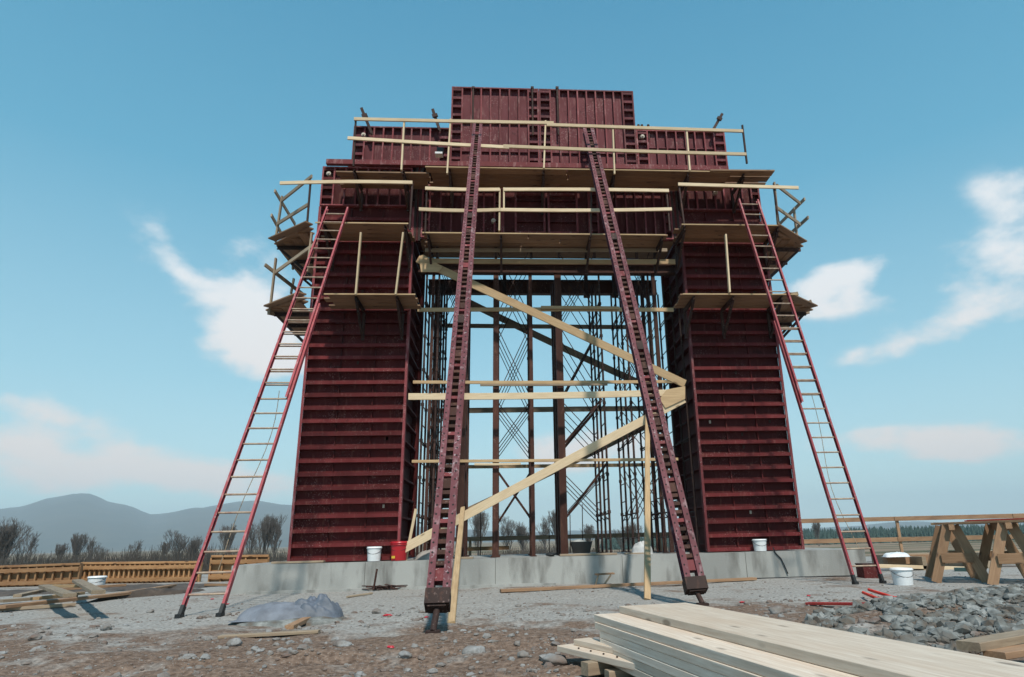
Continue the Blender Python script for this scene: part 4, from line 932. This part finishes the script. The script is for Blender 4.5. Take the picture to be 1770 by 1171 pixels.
# ------------------------------------------------------------------ trees, scrub, forest, hills
def bare_tree_meshes(seed, H, spread, lv=5):
    rnd = random.Random(seed); T = MB(); C = MB()
    def grow(p, d, L, r, k):
        n = 3; q = p
        for i in range(n):
            d2_ = (d+Vector((rnd.uniform(-.14, .14), rnd.uniform(-.14, .14), rnd.uniform(-.02, .1)))).normalized(); q2 = q+d2_*(L/n); r2 = r*(1-.12*(i+1))
            (T if k == 0 else C).tube(q, q2, r*(1-.12*i), 6 if k < 2 else 3, r2, cap=False); q, d = q2, d2_
            if k < lv and rnd.random() < .5: side(q, d, L*.66, r*.5, k+1)
        if k < lv:
            for _ in range(rnd.choice((2, 3, 3))): side(q, d, L*rnd.uniform(.62, .8), r*.62, k+1)
    def side(p, d, L, r, k):
        ax = Vector((rnd.uniform(-1, 1), rnd.uniform(-1, 1), rnd.uniform(-.3, .3))).normalized()
        grow(p, (d+ax*spread+Vector((0, 0, .3))).normalized(), L, max(r, H*.0011), k)
    for _ in range(rnd.choice((1, 2, 3))): grow(Vector((rnd.uniform(-.2, .2), rnd.uniform(-.2, .2), -.3)), Vector((rnd.uniform(-.25, .25), rnd.uniform(-.25, .25), 1)).normalized(), H*.26, H*.015, 0)
    mz = max(v.z for v in C.v)
    for m_ in (T, C):
        for v in m_.v: v *= 9.0/mz
    return T, C
protos = []
for i, (H, sp) in enumerate(((9, .55), (9, .42), (9, .62), (9, .3))):
    T, C = bare_tree_meshes(20+i, H, sp); o = []
    for nm, mb_ in (('trunk', T), ('crown', C)):
        me = bpy.data.meshes.new(nm); me.from_pydata(mb_.v, [], mb_.f); me.materials.append(BARK); me.update(); o.append(me)
    protos.append(o)
def tree(px, top, d, k, label, zb=-1.9):
    """px = column in the photo, top = row of its tip, d = distance in metres"""
    P = A(px, top, CAM.y+d); H = P.z-zb; s = H/9.0
    t = thing('bare_tree', label, 'tree', (P.x, P.y, zb), 'bare trees behind the site'); t.scale = (s*.9, s*.9, s); t.rotation_euler.z = random.random()*6.28
    for nm, me in zip(('trunk', 'crown'), protos[k]):
        o = bpy.data.objects.new(nm, me); col.objects.link(o); o.parent = t
TR = [(28, 893, 75, 0, 'tallest bare tree at the far left, forked'), (8, 915, 80, 2, 'bare tree at the left edge of the photo beside the forked one'), (58, 918, 85, 1, 'bushy bare tree just right of the forked tree'),
      (110, 938, 100, 3, 'small thin bare tree between the far left trees and the next pair'), (138, 920, 95, 3, 'slim bare tree over the left end of the orange wall form'), (158, 925, 100, 1, 'bare tree right of the slim one over the orange wall form'), (180, 940, 105, 2, 'low bare tree over the middle of the orange wall form'),
      (240, 932, 105, 1, 'bare tree over the right half of the orange wall form'), (286, 935, 110, 3, 'slender bare tree left of the dense one by the left ladder'), (316, 912, 85, 2, 'dense bare tree left of the left ladder'), (335, 925, 90, 0, 'bare tree half hidden by the left ladder rail'),
      (398, 905, 95, 3, 'thin bare tree seen between the left ladder rails'), (440, 900, 85, 1, 'bare tree just right of the left ladder'), (462, 888, 80, 3, 'tall thin bare tree between left ladder and left leg'), (484, 886, 80, 1, 'bare tree touching the left leg edge'),
      (826, 880, 90, 3, 'thin bare tree left in the opening'), (880, 888, 95, 2, 'round bare tree between the second pair of posts'), (905, 900, 100, 0, 'bare tree behind the second pair of posts'), (945, 890, 90, 1, 'bare tree left of the thick brown post'), (960, 880, 95, 3, 'slim bare tree next to the thick brown post'), (1015, 905, 100, 3, 'thin bare tree right of the thick brown post'),
      (1075, 912, 100, 2, 'low bare tree behind the bundled posts'), (1095, 900, 105, 0, 'bare tree right of the bundled posts'), (1410, 900, 150, 3, 'faint bare tree at the right leg outer edge')]
for a_ in TR: tree(*a_)
# scrub belt on the left and behind the opening
mb_ = MB(); rnd = random.Random(5)
for i in range(3800):
    px = rnd.uniform(-260, 1260); d = rnd.uniform(62, 100); P = A(px, 950, CAM.y+d); P.z = -1.9
    h = rnd.uniform(.9, 3.0)*(1+.5*N_((P.x*.1, 0, 0)))*(1.0 if px < 520 else .7)
    for k in range(7):
        dx = Vector((rnd.uniform(-.6, .6), rnd.uniform(-.6, .6), 0)); mb_.tube(P+dx*.2, P+dx*1.3+Vector((0, 0, h*rnd.uniform(.6, 1))), .05, 3, .012, cap=False)
tag(mb_.build('scrub_thicket', SCRUB, origin=(0, 80, -1.9)), 'belt of dark leafless scrub along the field edge behind the site', 'scrub', kind='stuff')
mb_ = MB()
for i in range(2600):
    px = rnd.uniform(1040, 1900); d = rnd.uniform(170, 300); P = A(px, 940, CAM.y+d); z0 = -1.9
    h = rnd.uniform(2.8, 3.9)*(.8 if px < 1240 else 1)*d/230; r = h*rnd.uniform(.22, .4)
    for L_ in range(5):
        zz0 = z0+h*(.08+.18*L_); rr = r*(1-.17*L_); n = 7; ph = rnd.random()*6
        ring = [(P.x+rr*rnd.uniform(.7, 1.15)*math.cos(ph+6.283*q/n), P.y+rr*rnd.uniform(.7, 1.15)*math.sin(ph+6.283*q/n), zz0-rnd.uniform(0, .35)) for q in range(n)]
        mb_.add(ring+[(P.x, P.y, zz0+h*.32)], [(q, (q+1) % n, n) for q in range(n)])
tag(mb_.build('conifer_wood', FIR, origin=(60, 230, -1.9)), 'far band of dark teal conifer wood behind the rail fence', 'forest', kind='stuff')
def hills(pts, d, depth, seed):
    m = MB(); vs = []; nn = 160; mm = 14; Pl = []
    for i in range(nn+1):
        px = pts[0][0]+(pts[-1][0]-pts[0][0])*i/nn; j = 0
        while j < len(pts)-2 and px > pts[j+1][0]: j += 1
        k = (px-pts[j][0])/(pts[j+1][0]-pts[j][0]); k = k*k*(3-2*k) if 0 <= k <= 1 else k; py = pts[j][1]*(1-k)+pts[j+1][1]*k
        Pl.append(A(px, py, CAM.y+d))
    for i, P in enumerate(Pl):
        for r in range(mm+1):
            s = r/mm; prof_ = math.sin(s*math.pi/2)**1.3; yy = P.y-depth*(1-s)
            hz = (P.z+6)*prof_*(1+.10*N_((P.x*.004, yy*.004, seed))*(1-s)*2)+.012*d*.2*N_((P.x*.009, yy*.009, seed+1))*prof_*(1 if r < mm else .35)
            vs.append((P.x*(yy-CAM.y)/(P.y-CAM.y), yy, -6+max(0, hz)))
    fs = [(i*(mm+1)+r, (i+1)*(mm+1)+r, (i+1)*(mm+1)+r+1, i*(mm+1)+r+1) for i in range(nn) for r in range(mm)]
    m.add(vs, fs, 0, True); tag(m.build('hills', HILL, origin=(0, d, 0)), kind='structure')
hills([(-400, 900), (-60, 886), (30, 880), (90, 864), (150, 857), (200, 874), (270, 893), (340, 881), (430, 870), (500, 876), (600, 895), (760, 915), (900, 922), (1050, 918), (1200, 925), (1300, 922), (1450, 912), (1560, 903), (1640, 905), (1700, 900), (1800, 905), (2000, 915)], 4200, 2200, 1)
# haze: the air of the valley
m = MB(); m.box((-7000, -400, -8), (7000, 6500, 350)); m.box
hz, nt, b = newmat('valley_haze'); nt.nodes.remove(b); pv = nd(nt, 'ShaderNodeVolumePrincipled'); pv.inputs['Density'].default_value = 0.00023; pv.inputs['Color'].default_value = (.74, .89, 1.0, 1); pv.inputs['Anisotropy'].default_value = -0.1
nt.links.new(pv.outputs[0], nt.nodes['Material Output'].inputs['Volume'])
tag(m.build('haze', hz, origin=(0, 0, 0)), 'pale blue haze of the valley air softening the far hills and trees', 'haze', kind='stuff')

# ------------------------------------------------------------------ sky, clouds, sun
SUN_EL, SUN_AZ = RD(53), RD(171)     # azimuth clockwise from +Y: behind the camera, to its right
w = bpy.data.worlds.new('World'); sc.world = w; w.use_nodes = True; nt = w.node_tree; nt.nodes.clear()
out = nd(nt, 'ShaderNodeOutputWorld'); bg = nd(nt, 'ShaderNodeBackground'); sky = nd(nt, 'ShaderNodeTexSky', sky_type='NISHITA')
sky.sun_disc = False; sky.sun_elevation = SUN_EL; sky.sun_rotation = SUN_AZ; sky.air_density = 1.3; sky.dust_density = .6; sky.ozone_density = 2.0; sky.altitude = 100
tc = nd(nt, 'ShaderNodeTexCoord'); sep = nd(nt, 'ShaderNodeSeparateXYZ'); nt.links.new(tc.outputs['Generated'], sep.inputs[0])
def mt(op, a, b=None, c=None):
    n = nd(nt, 'ShaderNodeMath', operation=op)
    for i, v in enumerate((a, b, c)):
        if v is None: continue
        if isinstance(v, (int, float)): n.inputs[i].default_value = v
        else: nt.links.new(v, n.inputs[i])
    return n.outputs[0]
az = mt('ARCTAN2', sep.outputs['X'], sep.outputs['Y']); el = mt('ARCSINE', sep.outputs['Z'])
nz = nd(nt, 'ShaderNodeTexNoise'); nz.inputs['Scale'].default_value = 7.5; nz.inputs['Detail'].default_value = 9; nz.inputs['Roughness'].default_value = .55
mp = nd(nt, 'ShaderNodeMapping'); mp.inputs['Scale'].default_value = (1, 1, 1.7); mp.inputs['Location'].default_value = (3.1, 1.2, .4)
nt.links.new(tc.outputs['Generated'], mp.inputs[0]); nt.links.new(mp.outputs[0], nz.inputs['Vector'])
def azel(px, py):
    d = ray(px, py).normalized(); return math.atan2(d.x, d.y), math.asin(d.z)
# cloud banks: centre, end of the long axis, half width (photo-degree scale), weight
CL = [((285, 435), (335, 485), 18, .8), ((345, 490), (485, 615), 56, 1.05), ((450, 490), (460, 600), 45, .8), ((40, 700), (150, 725), 20, 1.0), ((-60, 785), (230, 800), 34, 1.2), ((200, 822), (520, 835), 22, .95),
      ((1360, 500), (1570, 450), 20, .85), ((1640, 520), (1830, 400), 44, 1.0), ((1520, 605), (1760, 520), 20, .85), ((1450, 768), (1620, 762), 20, .85), ((1660, 770), (1820, 760), 24, .8), ((1330, 540), (1500, 520), 20, .5), ((900, 790), (1120, 770), 30, .75), ((1700, 330), (1850, 300), 30, .4)]
acc = None
for (p, q, hwid, wgt) in CL:
    (a0, e0), (a1, e1) = azel(*p), azel(*q); cx_, cy_ = (a0+a1)/2, (e0+e1)/2; lx, ly = a1-a0, e1-e0; L_ = math.hypot(lx, ly); ux, uy = lx/L_, ly/L_
    sw = hwid/1143*1.0; sl = L_/2+sw
    dx = mt('SUBTRACT', az, cx_); dy = mt('SUBTRACT', el, cy_)
    u = mt('ADD', mt('MULTIPLY', dx, ux/sl), mt('MULTIPLY', dy, uy/sl)); v = mt('ADD', mt('MULTIPLY', dx, -uy/sw), mt('MULTIPLY', dy, ux/sw))
    r2 = mt('ADD', mt('MULTIPLY', u, u), mt('MULTIPLY', v, v)); gsn = mt('MULTIPLY', mt('EXPONENT', mt('MULTIPLY', r2, -.8)), wgt)
    acc = gsn if acc is None else mt('ADD', acc, gsn)
dens = mt('ADD', mt('MULTIPLY', acc, 1.0), mt('MULTIPLY', mt('SUBTRACT', nz.outputs['Fac'], .5), 4.2))
dens = mt('MULTIPLY', dens, mt('MINIMUM', 1.0, mt('MULTIPLY', acc, 3.0)))
cm = nd(nt, 'ShaderNodeMapRange', interpolation_type='SMOOTHSTEP'); cm.inputs[1].default_value = .14; cm.inputs[2].default_value = 1.15; cm.inputs[4].default_value = .95; nt.links.new(dens, cm.inputs[0])
nsky = mixc(nt, 1.0, sky.outputs[0], (0.58, 1.0, 0.98), 'MULTIPLY')
# thicker, paler air towards the horizon, deep teal overhead
air = ramp(nt, el, [(0.0, (4.2, 5.0, 5.3)), (.22, (2.2, 3.8, 4.5)), (.5, (.75, 2.5, 3.6)), (.95, (.22, 1.45, 2.6))])
tint = mixc(nt, .25, air, nsky)
clc = ramp(nt, el, [(0.05, (5.6, 4.9, 4.5)), (.18, (5.4, 5.0, 4.8)), (.35, (5.2, 5.3, 5.4))])
fin = mixc(nt, cm.outputs[0], tint, clc)
nt.links.new(fin, bg.inputs[0]); bg.inputs[1].default_value = 0.12; nt.links.new(bg.outputs[0], out.inputs[0])
sl = bpy.data.lights.new('sun', 'SUN'); sl.energy = 3.1; sl.angle = RD(2.5); sl.color = (1, .93, .82); so = bpy.data.objects.new('sun', sl); col.objects.link(so)
dirv = Vector((math.sin(SUN_AZ)*math.cos(SUN_EL), math.cos(SUN_AZ)*math.cos(SUN_EL), math.sin(SUN_EL))); so.rotation_euler = dirv.to_track_quat('Z', 'Y').to_euler(); so.location = (0, -20, 30)
sc.view_settings.view_transform = 'Standard'; sc.view_settings.look = 'None'; sc.view_settings.gamma = 1; sc.view_settings.exposure = 0.55
